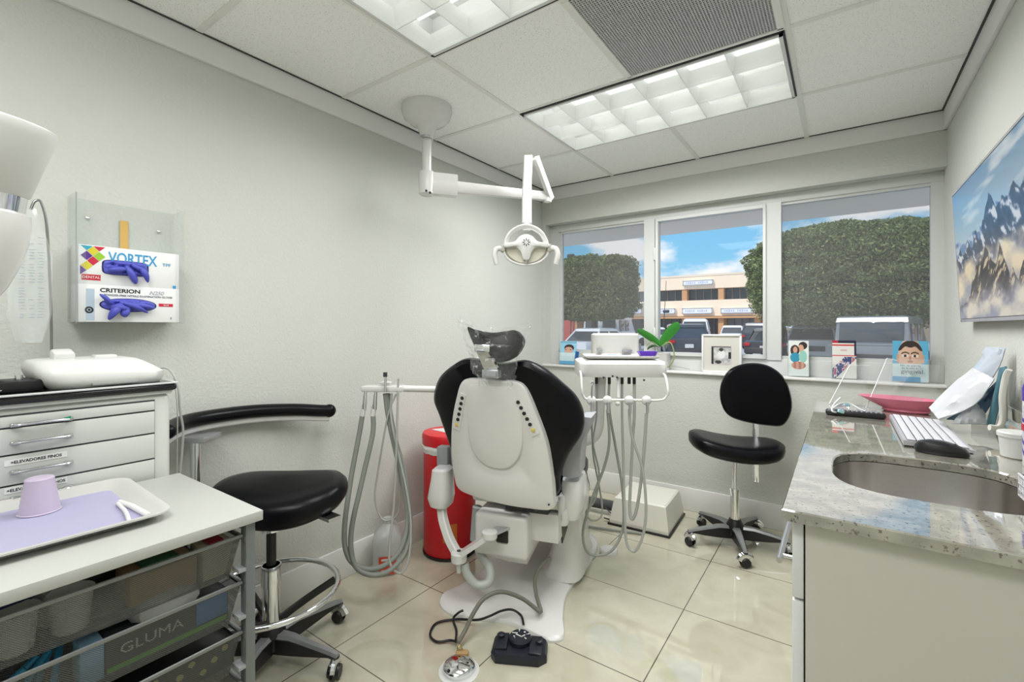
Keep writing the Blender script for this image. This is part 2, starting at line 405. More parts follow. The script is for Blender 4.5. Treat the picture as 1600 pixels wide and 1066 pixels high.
# return air grille
t = thing('ceiling_vent', 'perforated grey return air grille in the ceiling between the two lights', 'air vent', (-.483, 1.722, ZC - .006))
MB().box2((-.295, -.305, -.001), (.295, .305, .004)).build('backing', mat('vent_dark', (.03, .03, .035), .7), t, False)
vf = MB()
for s_ in (-1, 1): vf.box2((-.305, s_ * .305 - .012, -.006), (.305, s_ * .305 + .004, .002)); vf.box2((s_ * .297 - .012, -.3, -.006), (s_ * .297 + .012, .3, .002))
vf.build('frame', GRID, t, False)
gr = MB()
for i in range(56): x = -.285 + i * .57 / 55; gr.box2((x - .0022, -.295, -.0045), (x + .0022, .295, -.002))
for i in range(56): y = -.29 + i * .58 / 55; gr.box2((-.285, y - .0022, -.0044), (.285, y + .0022, -.0021))
gr.build('perforated_screen', mat('vent_metal', (.5, .5, .5), .4), t, False)
# ================================================================== dental chair
CF = Frame(-1.22, 1.75, 17)
ch = thing('dental_chair', 'dental patient chair seen from behind, white back shell, wide black padded backrest, white floor base', 'dental chair', CF.o, CF.a)
L = lambda x, y, k: CF.ly(x, y, k)
# base plate
bo = [(-.325, -.07), (-.30, -.15), (-.21, -.20), (-.10, -.19), (.02, -.175), (.12, -.205), (.22, -.23), (.268, -.19), (.240, -.07), (.222, .08), (.24, .25), (.285, .50), (.27, .72), (.10, .86), (-.12, .84), (-.25, .66), (-.25, .45), (-.23, .22), (-.27, .04)]
MB().pillow(bo, [(1, 0), (1, .010), (.985, .017), (.93, .021), (.6, .030), (.3, .036)], sm=6).build('base_plate', WHITE, ch)
MB().lathe([(.05, 0), (.05, .012), (.045, .02), (.02, .024)], (.355, .60, .0)).build('base_foot', WHITE, ch)
# pedestal and lift arm
def rr(cx, cy, hx, hy, z, k=6, p=4.0):
    r = []
    for i in range(4 * k):
        a = 2 * PI * i / (4 * k) + .001; c, s_ = math.cos(a), math.sin(a)
        r.append(Vector((cx + hx * math.copysign(abs(c) ** (2 / p), c), cy + hy * math.copysign(abs(s_) ** (2 / p), s_), z)))
    return r
pd = MB(); pd.loft([rr(.165, .42, .11, .25, .025), rr(.175, .41, .09, .22, .07), rr(.185, .39, .075, .19, .16), rr(.195, .37, .07, .18, .30), rr(.20, .36, .07, .18, .40), rr(.20, .36, .055, .16, .44)])
pd.build('pedestal', WHITE, ch)
la = MB(); la.box((-.045, .14, .315), (.25, .42, .19), bev=.018, seg=3)
la.loft([[Vector((-.165, -.06, .225)), Vector((.075, -.06, .225)), Vector((.075, .30, .225)), Vector((-.165, .30, .225))], [Vector((-.02, -.02, .185)), Vector((.065, -.02, .185)), Vector((.065, .22, .20)), Vector((-.02, .22, .20))]])
la.build('lift_arm', CHAIRW, ch)
la = MB(); la.box((.135, .18, .35), (.14, .36, .13), bev=.008); la.build('lift_arm_cover', CHAIRW, ch)
MB().box((.203, .13, .35), (.006, .14, .16), rot=(.25, 0, 0)).build('shadow_gap', BLK, ch)
MB().box((-.035, -.068, .318), (.06, .012, .062), bev=.01).build('slot_opening', BLK, ch)
MB().box((.06, .05, .425), (.20, .12, .02)).box((.03, -.01, .445), (.03, .03, .04)).cyl((-.02, .0, .445), (.13, .0, .44), .012).cyl((.10, -.02, .43), (.10, -.02, .46), .014).build('hinge_mechanism', DKGREY, ch)
# seat (mostly hidden), leg rest
seat = MB(); so_ = [(-.22, .09), (-.25, .2), (-.26, .48), (-.2, .56), (0, .58), (.2, .56), (.26, .48), (.25, .2), (.22, .09), (0, .06)]
seat.pillow(so_, [(.9, .47), (1, .49), (1, .53), (.93, .56), (.6, .565)]); seat.build('seat', VINYL, ch)
lg = MB(); lo_ = [(-.2, 0), (-.21, .3), (-.18, .5), (0, .53), (.18, .5), (.21, .3), (.2, 0), (0, -.02)]
lg.pillow(lo_, [(.9, -.03), (1, 0), (1, .03), (.9, .05), (.5, .055)], M=Matrix.Translation((0, .54, .5)) @ Matrix.Rotation(math.radians(-38), 4, 'X')); lg.build('leg_rest', VINYL, ch)
MB().box((0, .26, .45), (.44, .5, .05), bev=.02).build('seat_frame', WHITE, ch)
# backrest: plane leaning a little back; the outline is given in (x, height)
lean = .10   # forward shift of the bottom edge (m) over the height
def backM(h): return 0
def bw(off):
    def w(q):
        # q.x across, q.y height, q.z thickness toward the camera ; slight wrap around the sitter
        x, z, t = q.x, q.y, q.z
        y = -.06 - (z - .5) * .19 - t + (-.55 * (x * x)) * (-1 if off else -1) * 1.0
        return Vector((x + .02 * 0, y, z))
    return w
po = [(-.345, .84), (-.372, .92), (-.325, 1.02), (-.235, 1.085), (-.16, 1.115), (-.06, 1.105), (.02, 1.10), (.10, 1.112), (.175, 1.08), (.245, 1.02), (.300, .96), (.328, .88), (.315, .79), (.258, .70), (.222, .60), (.215, .53), (.14, .50), (-.05, .49), (-.18, .51), (-.25, .58), (-.295, .70)]
po = [(p[0], p[1] - .0) for p in po]
MB().pillow(po, [(.55, -.075), (.82, -.072), (.95, -.055), (1.0, -.02), (1.0, .0), (.985, .02), (.93, .036), (.5, .042)], warp=bw(1), cen=(0, .80)).build('backrest', VINYL, ch)
so2 = [(-.165, 1.02), (-.10, 1.035), (0, 1.03), (.07, 1.03), (.115, 1.00), (.155, .90), (.190, .78), (.205, .66), (.210, .545), (.20, .478), (.10, .475), (-.05, .485), (-.17, .50), (-.235, .52), (-.252, .58), (-.255, .70), (-.235, .84), (-.20, .95)]
SM = [(1.0, .03), (1.0, .062), (.985, .074), (.95, .078), (.62, .080), (.56, .074), (.3, .068)]
shell = MB().pillow(so2, SM, warp=bw(1), cen=(-.02, .80), sm=6).build('back_shell', CHAIRW, ch)
MB().pillow([(-.125, 1.0), (-.02, 1.005), (.065, .995), (.095, .87), (.085, .74), (.035, .665), (-.03, .65), (-.095, .67), (-.14, .74), (-.145, .88)], [(1.02, .074), (1.0, .0815), (.97, .0835), (.6, .0845), (.3, .085)], warp=bw(1), cen=(-.02, .83)).build('back_panel', CHAIRW, ch)
# button strips
def backpt(x, z, t=.086): return bw(1)(Vector((x, z, t)))
BTN = mat('button_dark', (.02, .02, .02), .35); YEL = mat('button_yellow', (.62, .50, .12), .5)
for sx, x0, x1 in ((-1, -.165, -.205), (1, .085, .145)):
    st = MB(); st.use(CHAIRW)
    ax = (x0 + x1) / 2; d_ = Vector((x1 - x0, -.125)).normalized(); nn_ = Vector((d_.y, -d_.x))
    ctr = Vector((ax, .885))
    pts = [ctr + d_ * a + nn_ * b for a, b in ((-.085, -.014), (-.085, .014), (.085, .018), (.085, -.018))]
    st.loft([[backpt(p.x, p.y, .070) for p in pts], [backpt(p.x, p.y, .083) for p in pts]])
    sp_ = st.build('button_panel', CHAIRW, ch, False)
    for k in range(6):
        c_ = ctr + d_ * (-.066 + k * .0255); b_ = MB()
        a0 = backpt(c_.x, c_.y, .080); a1 = backpt(c_.x, c_.y, .0855)
        if k < 5: b_.cyl(a0, a1, .0085, .0075, 16)
        else: b_.box(a1 + Vector((0, .002, 0)), (.016, .006, .016), bev=.003)
        b_.build('button', BTN if k < 5 else YEL, sp_)
MB().cyl(backpt(.19, .505, .07), backpt(.19, .505, .084), .004, seg=10).build('screw', BTN, ch)
# headrest with bracket
hc = L(772, 527, -.26)
ho = [(-.125, .042), (-.08, .030), (0, .018), (.06, .028), (.10, .034), (.122, .0), (.10, -.055), (.05, -.088), (0, -.092), (-.05, -.075), (-.085, -.03)]
HM = MX(hc + Vector((.0, .0, -.005)), (1, 0, -.03), (0, .30, .95))
HM2 = Matrix.Translation((0, 0, 0)) @ HM
hr = MB().pillow(ho, [(.6, -.06), (.9, -.05), (1, -.02), (1, .01), (.93, .03), (.5, .036)], M=HM, warp=lambda q: Vector((q.x, q.y, q.z - 1.1 * q.x * q.x))).build('headrest', VINYL, ch)
a = L(754, 539, -.31); b_ = L(768, 590, -.22)
br_ = MB(); br_.box(L(755, 544, -.315), (.066, .03, .03), rot=(0, .04, 0), bev=.004)
br_.loft([rr(0, 0, .026, .007, 0, 3)] and [[L(755, 549, -.315) + Vector((dx, dy, 0)) for dx, dy in ((-.024, -.012), (.024, -.012), (.024, .012), (-.024, .012))], [L(769, 578, -.27) + Vector((dx, dy, 0)) for dx, dy in ((-.03, -.012), (.03, -.012), (.03, .012), (-.03, .012))]])
br_.build('headrest_arm', CHROME, ch)
MB().box(L(768, 584, -.265), (.07, .04, .034), bev=.004).box(L(768, 584, -.29), (.04, .012, .02)).build('headrest_clamp', SILV, ch)
# left side pod with jointed arm
MB().box(L(694, 713, -.0), (.06, .05, .10), bev=.01).build('pod_neck', GREY, ch)
p0 = L(692, 760, -.05)
MB().loft([rr(p0.x - .0, p0.y, .030, .045, .595, p=3), rr(p0.x - .0, p0.y, .042, .055, .585, p=3), rr(p0.x - .003, p0.y, .046, .06, .53, p=3), rr(p0.x - .008, p0.y, .054, .07, .46, p=3), rr(p0.x - .006, p0.y, .045, .06, .42, p=3), rr(p0.x, p0.y, .02, .03, .40, p=3)]).build('side_pod', WHITE, ch)
def band(pts, w, h, name, m_, sm=6):
    P = smoothpts(pts, sm) if sm else [Vector(p) for p in pts]
    rings = []
    for i, p in enumerate(P):
        t = (P[min(i + 1, len(P) - 1)] - P[max(i - 1, 0)]).normalized(); s_ = t.cross(Vector((0, 1, 0))).normalized(); q = s_.cross(t).normalized()
        rings.append([p + s_ * w * a + q * h * b for a, b in ((-1, -.7), (-.7, -1), (.7, -1), (1, -.7), (1, .7), (.7, 1), (-.7, 1), (-1, .7))])
    return MB().loft(rings).build(name, m_, ch)
band([L(690, 785, -.05), L(692, 810, -.08), L(702, 842, -.11), L(716, 868, -.13)], .018, .02, 'link_arm', WHITE)
j = L(717, 868, -.14)
MB().lathe([(.02, -.03), (.034, -.025), (.036, .012), (.03, .018), (.012, .019)], j).build('joint', WHITE, ch)
MB().cyl(j + Vector((0, 0, -.03)), j + Vector((0, 0, -.075)), .013, .011).build('joint_pin', PLAST, ch)
MB().cyl(j + Vector((0, 0, .018)), j + Vector((0, 0, .022)), .009).build('joint_screw', DKGREY, ch)
k2 = L(765, 836, -.13)
v_ = (k2 - j); v_.z = 0
def slab(a, b, w0, w1, h, nm, m_):
    d_ = Vector(b) - Vector(a); d_.z = 0; d_.normalize(); s_ = Vector((-d_.y, d_.x, 0)); U = Vector((0, 0, h / 2))
    return MB().loft([[Vector(a) + s_ * w0 - U, Vector(a) - s_ * w0 - U, Vector(a) - s_ * w0 + U, Vector(a) + s_ * w0 + U], [Vector(b) + s_ * w1 - U, Vector(b) - s_ * w1 - U, Vector(b) - s_ * w1 + U, Vector(b) + s_ * w1 + U]]).build(nm, m_, ch, False)
slab(j, k2, .03, .026, .026, 'swing_arm', WHITE)
MB().lathe([(.03, -.014), (.034, -.01), (.034, .014), (.028, .018)], k2).cyl(k2 + Vector((0, 0, .017)), k2 + Vector((0, 0, .0185)), .011).build('swing_joint', WHITE, ch)
slab(k2 + Vector((.01, .005, .008)), (-.02, -.05, k2.z + .014), .024, .028, .01, 'swing_bracket', SILV)
# suction hose under the chair
HOSE = mat('pale_hose', (.50, .53, .50), .35)
MB().tube([L(746, 792, -.0), L(744, 815, -.0), L(742, 845, -.02)], .023, 14, 4).build('hose_sleeve', mat('grey_sleeve', (.36, .40, .39), .4), ch)
MB().tube([L(743, 845, -.0), L(752, 868, -.04), L(765, 888, -.07), L(763, 910, -.10), L(745, 914, -.12), L(730, 897, -.13), L(726, 880, -.13)], .019, 14, 6).build('suction_hose', HOSE, ch)
# right armrest and pod
AX = .31
ar = MB()
pr = [(-.13, .825), (.20, .845), (.24, .835), (.06, .70), (-.05, .60), (-.11, .56), (-.13, .66)]
AM = MX((AX - .01, .10, 0), (0, 1, 0), (0, 0, 1))
for nn_, k in (([(902, 655), (913, 652), (924, 653), (918, 672), (909, 692), (906, 720), (905, 745), (892, 748), (879, 744), (880, 722), (886, 706), (896, 692), (902, 675)], 0),):
    pl_ = [L(x, y, .02) for x, y in nn_]; pl2 = [p + Vector((0, .16, 0)) for p in pl_]; ar.loft([[p + Vector((0, .006, 0)) - (p - pl_[0]) * 0 for p in pl_], pl_, pl2][1:])
ar.build('armrest', mat('grey_armrest', (.40, .41, .43), .4), ch)
lf = MB(); AM2 = MX((-.30, .12, 0), (0, 1, 0), (0, 0, 1)); lf.pillow([(p[0], p[1]) for p in pr], [(.94, -.022), (1, -.012), (1, .012), (.94, .022), (.5, .024)], M=AM2, sm=4, cen=(0, .73)); lf.build('armrest', MATS['grey_armrest'], ch)
MB().loft([rr(.248, .14, .044, .10, .555, p=3.5), rr(.250, .14, .049, .115, .535, p=3.5), rr(.250, .14, .049, .12, .43, p=3.5), rr(.242, .14, .044, .11, .385, p=3.5), rr(.235, .14, .03, .08, .375, p=3.5)]).build('side_pod', WHITE, ch)
MB().box((.215, .08, .44), (.03, .16, .12), bev=.01).box((.22, .06, .40), (.05, .12, .08), bev=.02).build('back_hinge_cover', WHITE, ch)
# plastic cover over the headrest: crumpled film
pc = MB(); G = []
for i in range(53):
    a_ = i / 52; r_ = []
    for k in range(97):
        th = k / 96 * 2 * PI
        topw = .152 - .062 * a_ ; cx_ = .008 + .005 * a_
        z = .046 - .24 * a_ + (.012 * math.sin(th * 2 + 1) + .035 * max(0, -math.cos(th - .3)) * (1 - a_ / .3) if a_ < .3 else 0)
        x = cx_ + topw * math.cos(th) * (1 - .25 * a_); y = -.0 + (.085 - .03 * a_) * math.sin(th)
        nz = noise.noise(Vector((x * 14, y * 16, z * 22))) * .012 + abs(noise.noise(Vector((x * 38 + z * 20, y * 40, z * 30)))) * .016 - .004
        q = hc + Vector((x + nz, y + nz * 1.5 - .02 + .08 * a_ * 0, z + nz)); r_.append(q)
    G.append(r_)
pc.sheet(G)
o = pc.build('headrest_cover', clear('crinkled_film', (.985, .99, .99), .05, .09, .02), ch); tag(o, 'clear crinkled plastic sleeve pulled over the headrest')
# ================================================================== stools
def caster(par, ang, R_, z0=0, chrome=True):
    c, s_ = math.cos(ang), math.sin(ang); p = Vector((c * R_, s_ * R_, 0)); t = Vector((math.cos(ang + 1.9), math.sin(ang + 1.9), 0)); a = Vector((-t.y, t.x, 0))
    w = MB(); w.use(BLK)
    for k in (-1, 1): w.cyl(p + a * (k * .008) + Vector((0, 0, .027)), p + a * (k * .021) + Vector((0, 0, .027)), .026, .022, 18)
    w.use(CHROME); w.tube([p + a * q[0] + t * q[1] + Vector((0, 0, q[2])) for q in ((0, -.028, .035), (0, -.015, .053), (0, .008, .058), (0, .028, .04))], .014, 8, 3, flat=1.7)
    w.use(BLK); w.cyl(p + Vector((0, 0, .05)), p + Vector((0, 0, .088)), .008, seg=10)
    return w.build('caster', None, par)
def starbase(par, R_, a0, hub=.05):
    for k in range(5):
        a = a0 + k * 2 * PI / 5; d_ = Vector((math.cos(a), math.sin(a), 0)); s_ = Vector((-d_.y, d_.x, 0)); U = Vector((0, 0, 1))
        m = MB(); prof = ((.03, .030, .115, .045), (.10, .022, .118, .05), (.18, .018, .108, .062), (R_ * .93, .014, .098, .075), (R_ + .012, .013, .092, .07))
        m.use(BLK); m.loft([[d_ * r - s_ * w + U * (zt - .012), d_ * r + s_ * w + U * (zt - .012), d_ * r + s_ * w * .8 + U * zb, d_ * r - s_ * w * .8 + U * zb] for r, w, zt, zb in prof])
        m.use(mat('cast_aluminium', (.36, .37, .38), .35, .6)); m.loft([[d_ * r - s_ * w * .86 + U * (zt - .014), d_ * r + s_ * w * .86 + U * (zt - .014), d_ * r + s_ * w * .55 + U * zt, d_ * r - s_ * w * .55 + U * zt] for r, w, zt, zb in prof])
        m.build('base_leg', None, par); caster(par, a, R_)
    MB().lathe([(.035, .045), (.05, .06), (.05, .11), (.036, .135), (.03, .15)]).build('hub', BLK, par)
SCAP = [(.4, -.046), (.78, -.044), (.92, -.032), (.985, -.014), (1, .002), (.985, .018), (.92, .032), (.78, .040), (.4, .042)]
# stool beside the counter
st = thing('stool', 'black upholstered wheeled stool with round backrest in front of the window wall', 'stool', (-.50, 2.93, 0), 0)
starbase(st, .262, math.radians(-70))
MB().cyl((0, 0, .13), (0, 0, .31), .026).cyl((0, 0, .31), (0, 0, .325), .029).build('gas_lift_sleeve', CHROME, st)
MB().cyl((0, 0, .30), (0, 0, .50), .014).build('gas_lift_rod', CHROME, st)
VR = Matrix.Rotation(math.radians(22), 4, 'Z')
MB().box((0, 0, .497), (.12, .12, .012), M=VR).build('seat_plate', BLK, st)
SS = [(-.25, -.03), (-.24, .08), (-.17, .16), (0, .185), (.17, .16), (.24, .08), (.25, -.03), (.2, -.13), (.08, -.165), (-.08, -.165), (-.2, -.13)]
def saddle(q): return Vector((q.x, q.y, q.z + .30 * q.y * q.y + (.75 * q.x * q.x if q.z > 0 else .5 * q.x * q.x) - (.02 if q.z > .03 else 0) * 0))
MB().pillow(SS, SCAP, M=Matrix.Translation((0, -.01, .548)) @ Matrix.Rotation(math.radians(5), 4, 'Y') @ Matrix.Rotation(math.radians(22), 4, 'Z'), warp=saddle).build('seat', VINYL, st)
MB().box((.085, .165, .52), (.035, .012, .38), M=Matrix.Translation((0, 0, 0)), bev=.003).build('back_bar', CHROME, st)
BB = [(-.19, -.03), (-.185, .07), (-.13, .155), (-.03, .19), (.07, .18), (.15, .12), (.19, .02), (.195, -.08), (.155, -.165), (.08, -.175), (-.06, -.155), (-.15, -.115)]
BM = Matrix.Translation((.075, .155, .845)) @ Matrix.Rotation(math.radians(25), 4, 'Z') @ Matrix.Rotation(PI / 2, 4, 'X')
MB().pillow(BB, [(.6, -.025), (.95, -.02), (1, -.005), (1, .008), (.95, .022), (.6, .03)], M=BM, warp=lambda q: Vector((q.x, q.y, q.z + .5 * q.x * q.x))).build('backrest', VINYL, st)
# stool on the left with arm and foot ring
sl = thing('stool', 'black upholstered wheeled stool with curved arm pad and chrome foot ring by the left wall', 'stool', (-1.745, .91, 0), 0)
starbase(sl, .285, math.radians(17))
MB().cyl((0, 0, .12), (0, 0, .36), .03).cyl((0, 0, .285), (0, 0, .36), .034).build('gas_lift_sleeve', CHROME, sl)
MB().cyl((0, 0, .35), (0, 0, .50), .017).build('gas_lift_rod', BLK, sl)
MB().cyl((0, 0, .495), (0, 0, .53), .032).cyl((0, 0, .49), (0, 0, .50), .036).build('lift_collar', CHROME, sl)
fr = MB(); fr.tube([(.235 * math.cos(a * PI / 24), .235 * math.sin(a * PI / 24), .262) for a in range(48)], .0105, 10, closed=True); fr.build('foot_ring', CHROME, sl)
sp = MB()
for k in range(3): a = math.radians(62 + 120 * k); sp.tube([(.03 * math.cos(a), .03 * math.sin(a), .15), (.12 * math.cos(a), .12 * math.sin(a), .20), (.225 * math.cos(a), .225 * math.sin(a), .25)], .011, 8, 3, flat=1.4)
sp.build('ring_spokes', BLK, sl)
S2 = [(-.25, -.01), (-.23, .09), (-.15, .155), (.02, .17), (.17, .15), (.24, .06), (.245, -.05), (.17, -.14), (.04, -.175), (-.12, -.14), (-.21, -.09)]
LM = Matrix.Translation((.0, .03, .60)) @ Matrix.Rotation(math.radians(38), 4, 'Z')
MB().pillow(S2, SCAP, M=LM, warp=lambda q: Vector((q.x, q.y, q.z * 1.25 + .35 * q.x * q.x + .1 * q.y))).build('seat', VINYL, sl)
MB().box((0, .03, .548), (.22, .22, .014), M=Matrix()).box((.12, .10, .556), (.26, .05, .012), M=Matrix()).build('seat_plate', BRUSH, sl)
MB().tube([(.03, .03, .545), (.13, .10, .55), (.15, .12, .55)], .006, 8).box((.155, .125, .55), (.035, .02, .012), bev=.004).build('height_lever', GREY, sl)
pp = Vector((-.205, -.175, 0))
MB().cyl(pp + Vector((0, 0, .56)), pp + Vector((0, 0, .83)), .017).cyl(pp + Vector((0, 0, .62)), pp + Vector((0, 0, .66)), .024).box(pp + Vector((.03, .02, .57)), (.1, .08, .02)).build('arm_post', CHROME, sl)
MB().box(pp + Vector((.0, .02, .838)), (.09, .10, .022), rot=(0, 0, .6), bev=.003).build('arm_bracket', SILV, sl)
arm = [(-.10, -.30, .90), (-.19, -.22, .905), (-.235, -.10, .905), (-.245, .06, .90), (-.225, .22, .885), (-.19, .32, .87), (-.178, .36, .865)]
MB().tube(arm, .030, 14, 6, flat=.9).ball(arm[0], .030, (1, 1, .9)).ball(arm[-1], .030, (.9, 1, 1)).build('arm_pad', VINYL, sl)
MB().tube([Vector(q) + Vector((.0, 0, -.032)) for q in arm], .008, 8, 5, flat=2).build('arm_rail', WHITE, sl)
# ================================================================== red waste bin
rb = thing('waste_bin', 'tall red round waste bin with white liner behind the dental chair', 'bin', (-1.80, 1.945, 0))
RED = mat('red_plastic', (.62, .012, .02), .35)
MB().lathe([(.135, 0), (.14, .004), (.145, .02), (.145, .578), (.13, .58)]).build('body', RED, rb)
MB().lathe([(.12, .002), (.15, .004), (.15, .016), (.12, .018)], seg=40).build('base_ring', BLK, rb)
MB().lathe([(.14, .60), (.152, .605), (.154, .65), (.148, .664), (.12, .668)], seg=40).build('lid', RED, rb)
ln = MB(); g_ = []
for i in range(5):
    r_ = []
    for k in range(61):
        a = k / 60 * 2 * PI; nz = noise.noise(Vector((math.cos(a) * 4, math.sin(a) * 4, i * .7)))
        r_.append((math.cos(a) * (.149 + .006 * nz + (.006 if i in (1, 2) else 0)), math.sin(a) * (.149 + .006 * nz + (.006 if i in (1, 2) else 0)), .607 - i * .011 + .008 * nz))
    g_.append(r_)
ln.sheet(g_).build('bin_liner', mat('liner_film', (.75, .75, .73), .4), rb)
lb = MB(); gg = []
for i in range(7): a = math.radians(-62 + i * 5); gg.append([(.1462 * math.cos(a), .1462 * math.sin(a), z) for z in (.10, .20)])
lb.sheet(gg).build('label', mat('orange_label', (.65, .18, .03), .5), rb)
MB().prism([(-.10, -.045), (.05, -.06), (.085, .02), (-.05, .06)], Matrix.Translation((0, 0, .6685)), .001).build('paper_label', PLAST, rb)
# ================================================================== water jug
wj = thing('water_jug', 'translucent plastic gallon jug with a red label on the floor under the hoses', 'jug', (-1.915, 1.60, 0), math.radians(50))
JP = clear('milky_plastic', (.9, .93, .93), .35, .25, .03)
def sq(r, z, p=3.2): return rr(0, 0, r, r, z, 6, p)
MB().loft([sq(.06, .0), sq(.072, .006), sq(.075, .03), sq(.075, .15), sq(.068, .185), sq(.045, .215, 2.4), sq(.024, .235, 2), sq(.02, .24, 2), sq(.02, .25, 2)]).build('body', JP, wj)
MB().cyl((0, 0, .25), (0, 0, .268), .021, .02).build('cap', JP, wj)
MB().tube([(.02, .06, .225), (.045, .075, .20), (.05, .078, .15), (.055, .07, .12)], .010, 8, 4).build('handle', JP, wj)
lbm = MB(); lbm.box((.0, -.0765, .055), (.085, .0015, .09))
lj = lbm.build('label', mat('red_label', (.62, .06, .02), .5), wj, False)
lw = MB()
for q in (.03, .06, .085): lw.box((.0, -.0776, q), (.06 if q != .06 else .03, .001, .01))
lw.build('label_lettering', PLAST, wj, False)
# ================================================================== assistant hose holder
hh = thing('hose_holder', 'white suction and syringe holder bar with looped grey hoses left of the dental chair', 'hose holder', (0, 0, 0))
dd = 2.22
hb = MB(); pA = D(567, 607, dd); pB = D(632, 607, dd); r_ = (pB - pA).normalized()
hb.box((pA + pB) / 2, ((pB - pA).length, .07, .028), rot=(0, 0, _yaw), bev=.008).build('holder_bar', WHITE, hh)
MB().cyl(D(618, 607, dd), D(700, 609, dd + .02), .0155).build('support_tube', WHITE, hh)
MB().box(D(603, 598, dd), (.05, .05, .01), rot=(0, 0, _yaw), bev=.004).build('bar_cap', WHITE, hh)
for x in (569, 585):
    t_ = MB(); t_.use(CHROME).cyl(D(x + 2, 612, dd - .03), D(x + 0, 640, dd - .03), .008, .011); t_.tube([D(x, 632, dd - .03), D(x - 5, 634, dd - .035), D(x - 4, 642, dd - .035)], .004, 6)
    t_.use(WHITE).cyl(D(x - 1, 639, dd - .03), D(x - 3, 650, dd - .03), .012); t_.build('valve', None, hh)
t_ = MB(); t_.use(CHROME).cyl(D(602, 612, dd - .05), D(602, 588, dd - .05), .006).use(DKGREY).cyl(D(602, 589, dd - .05), D(602, 582, dd - .05), .0095); t_.build('syringe_handle', None, hh); t_ = MB(); t_.use(CHROME).cyl(D(622, 612, dd - .03), D(622, 592, dd - .03), .005); t_.build('syringe_handle', None, hh)
def hose(par, pts, r, m_, name='hose', sm=8, seg=10): return MB().tube(pts, r, seg, sm).build(name, m_, par)
hose(hh, [D(566, 650, dd - .03), D(561, 680, dd - .03), D(548, 750, dd - .05), D(538, 830, dd - .1), D(545, 872, dd - .13), D(570, 889, dd - .14), D(600, 884, dd - .12), D(626, 858, dd - .08), D(637, 810, dd - .03), D(628, 750, dd), D(608, 660, dd), D(602, 615, dd)], .0115, GREYH)
hose(hh, [D(583, 650, dd - .03), D(582, 680, dd - .03), D(566, 750, dd - .05), D(549, 830, dd - .1), D(553, 880, dd - .14), D(577, 898, dd - .15), D(608, 892, dd - .13), D(634, 862, dd - .08), D(641, 820, dd - .03), D(632, 740, dd), D(616, 680, dd), D(605, 615, dd)], .0115, GREYH)
hose(hh, [D(619, 616, dd - .02), D(606, 650, dd - .02), D(590, 740, dd), D(586, 780, dd), D(596, 810, dd), D(612, 812, dd), D(624, 795, dd), D(622, 740, dd), D(614, 680, dd), D(610, 615, dd)], .0045, GREYL)
hose(hh, [D(622, 612, dd - .04), D(620, 680, dd - .04), D(616, 780, dd - .06), D(609, 850, dd - .1), D(610, 882, dd - .12), D(625, 896, dd - .12), D(638, 876, dd - .1), D(642, 820, dd - .06), D(634, 760, dd - .04), D(612, 660, dd - .02), D(612, 615, dd - .02)], .0055, GREYL)
# ================================================================== delivery unit
DF = Frame(-.885, 2.32, 33)
du = thing('delivery_unit', 'white dental delivery unit with hanging handpiece hoses between the chair and the window', 'dental unit', DF.o, DF.a)
G2 = lambda x, y, k=0: DF.ly(x, y, k)
b0 = G2(905, 592, -.12); b1 = G2(1045, 592, -.12); xc = (b0.x + b1.x) / 2; hw = (b1.x - b0.x) / 2; zt = G2(975, 562, -.1).z; zb = G2(975, 590, -.13).z
prof = [(-.125, zb), (-.135, zb + .02), (-.13, zb + .065), (-.105, zt - .004), (.10, zt), (.12, zt - .02), (.12, zb)]
def bodyring(x, s_): return [Vector((x, py * (s_ if py < 0 else 1), zb + (pz - zb) * (.6 + .4 * s_))) for py, pz in prof]
MB().loft([bodyring(xc - hw, .62), bodyring(xc - hw + .012, .82), bodyring(xc - hw + .05, 1), bodyring(xc + hw - .05, 1), bodyring(xc + hw - .012, .82), bodyring(xc + hw, .62)]).build('body', WHITE, du)
tr = MB(); ty0, ty1 = -.10, .11; a = G2(918, 561, ty0); c_ = G2(1030, 561, ty0)
tr.loft([[Vector((x, y, z)) for x, y in ((a.x + i_, ty0 + i_), (c_.x - i_, ty0 + i_), (c_.x - i_, ty1 - i_), (a.x + i_, ty1 - i_))] for i_, z in ((.012, zt + .002), (.0, zt + .006), (-.006, zt + .016), (.0, zt + .017), (.006, zt + .008))])
tr.build('instrument_tray', mat('beige_tray', (.56, .55, .52), .35), du)
MB().box(((a.x + c_.x) / 2, 0, zt + .0105), (c_.x - a.x - .03, ty1 - ty0 - .03, .001)).build('tray_liner', mat('lilac_paper', (.46, .46, .52), .8), du, False)
h0 = G2(907, 585, -.13); h1 = G2(1038, 588, -.13); lz = G2(920, 624, -.17).z; ly_ = -.19
MB().tube([(h0.x, -.10, h0.z + .01), (h0.x, -.15, h0.z), (h0.x, ly_, lz + .05), (h0.x + .006, ly_, lz + .02), (h0.x + .04, ly_, lz), (xc, ly_, lz), (h1.x - .04, ly_, lz), (h1.x - .006, ly_, lz + .02), (h1.x, ly_, lz + .05), (h1.x, -.15, h1.z), (h1.x, -.10, h1.z + .01)], .006, 10, 5).build('handle_rail', WHITE, du)
for x in (924, 949, 983, 1010):
    q = G2(x, 626, ly_ - .01)
    t_ = MB(); t_.use(WHITE).ball(q, .023, (1, .8, 1)); t_.use(SILV).cyl(q + Vector((0, -.022, -.004)), q + Vector((0, -.022, -.055)), .008, .007); t_.build('handpiece_holder', None, du)
t_ = MB(); q = G2(924, 602, ly_); t_.use(SILV).tube([q + Vector((-.008, -.02, .01)), q + Vector((0, -.02, .02)), q + Vector((.008, -.02, .01)), q + Vector((0, -.02, -.01)), q + Vector((0, -.02, -.09))], .005, 8, 3); t_.build('air_syringe', None, du)
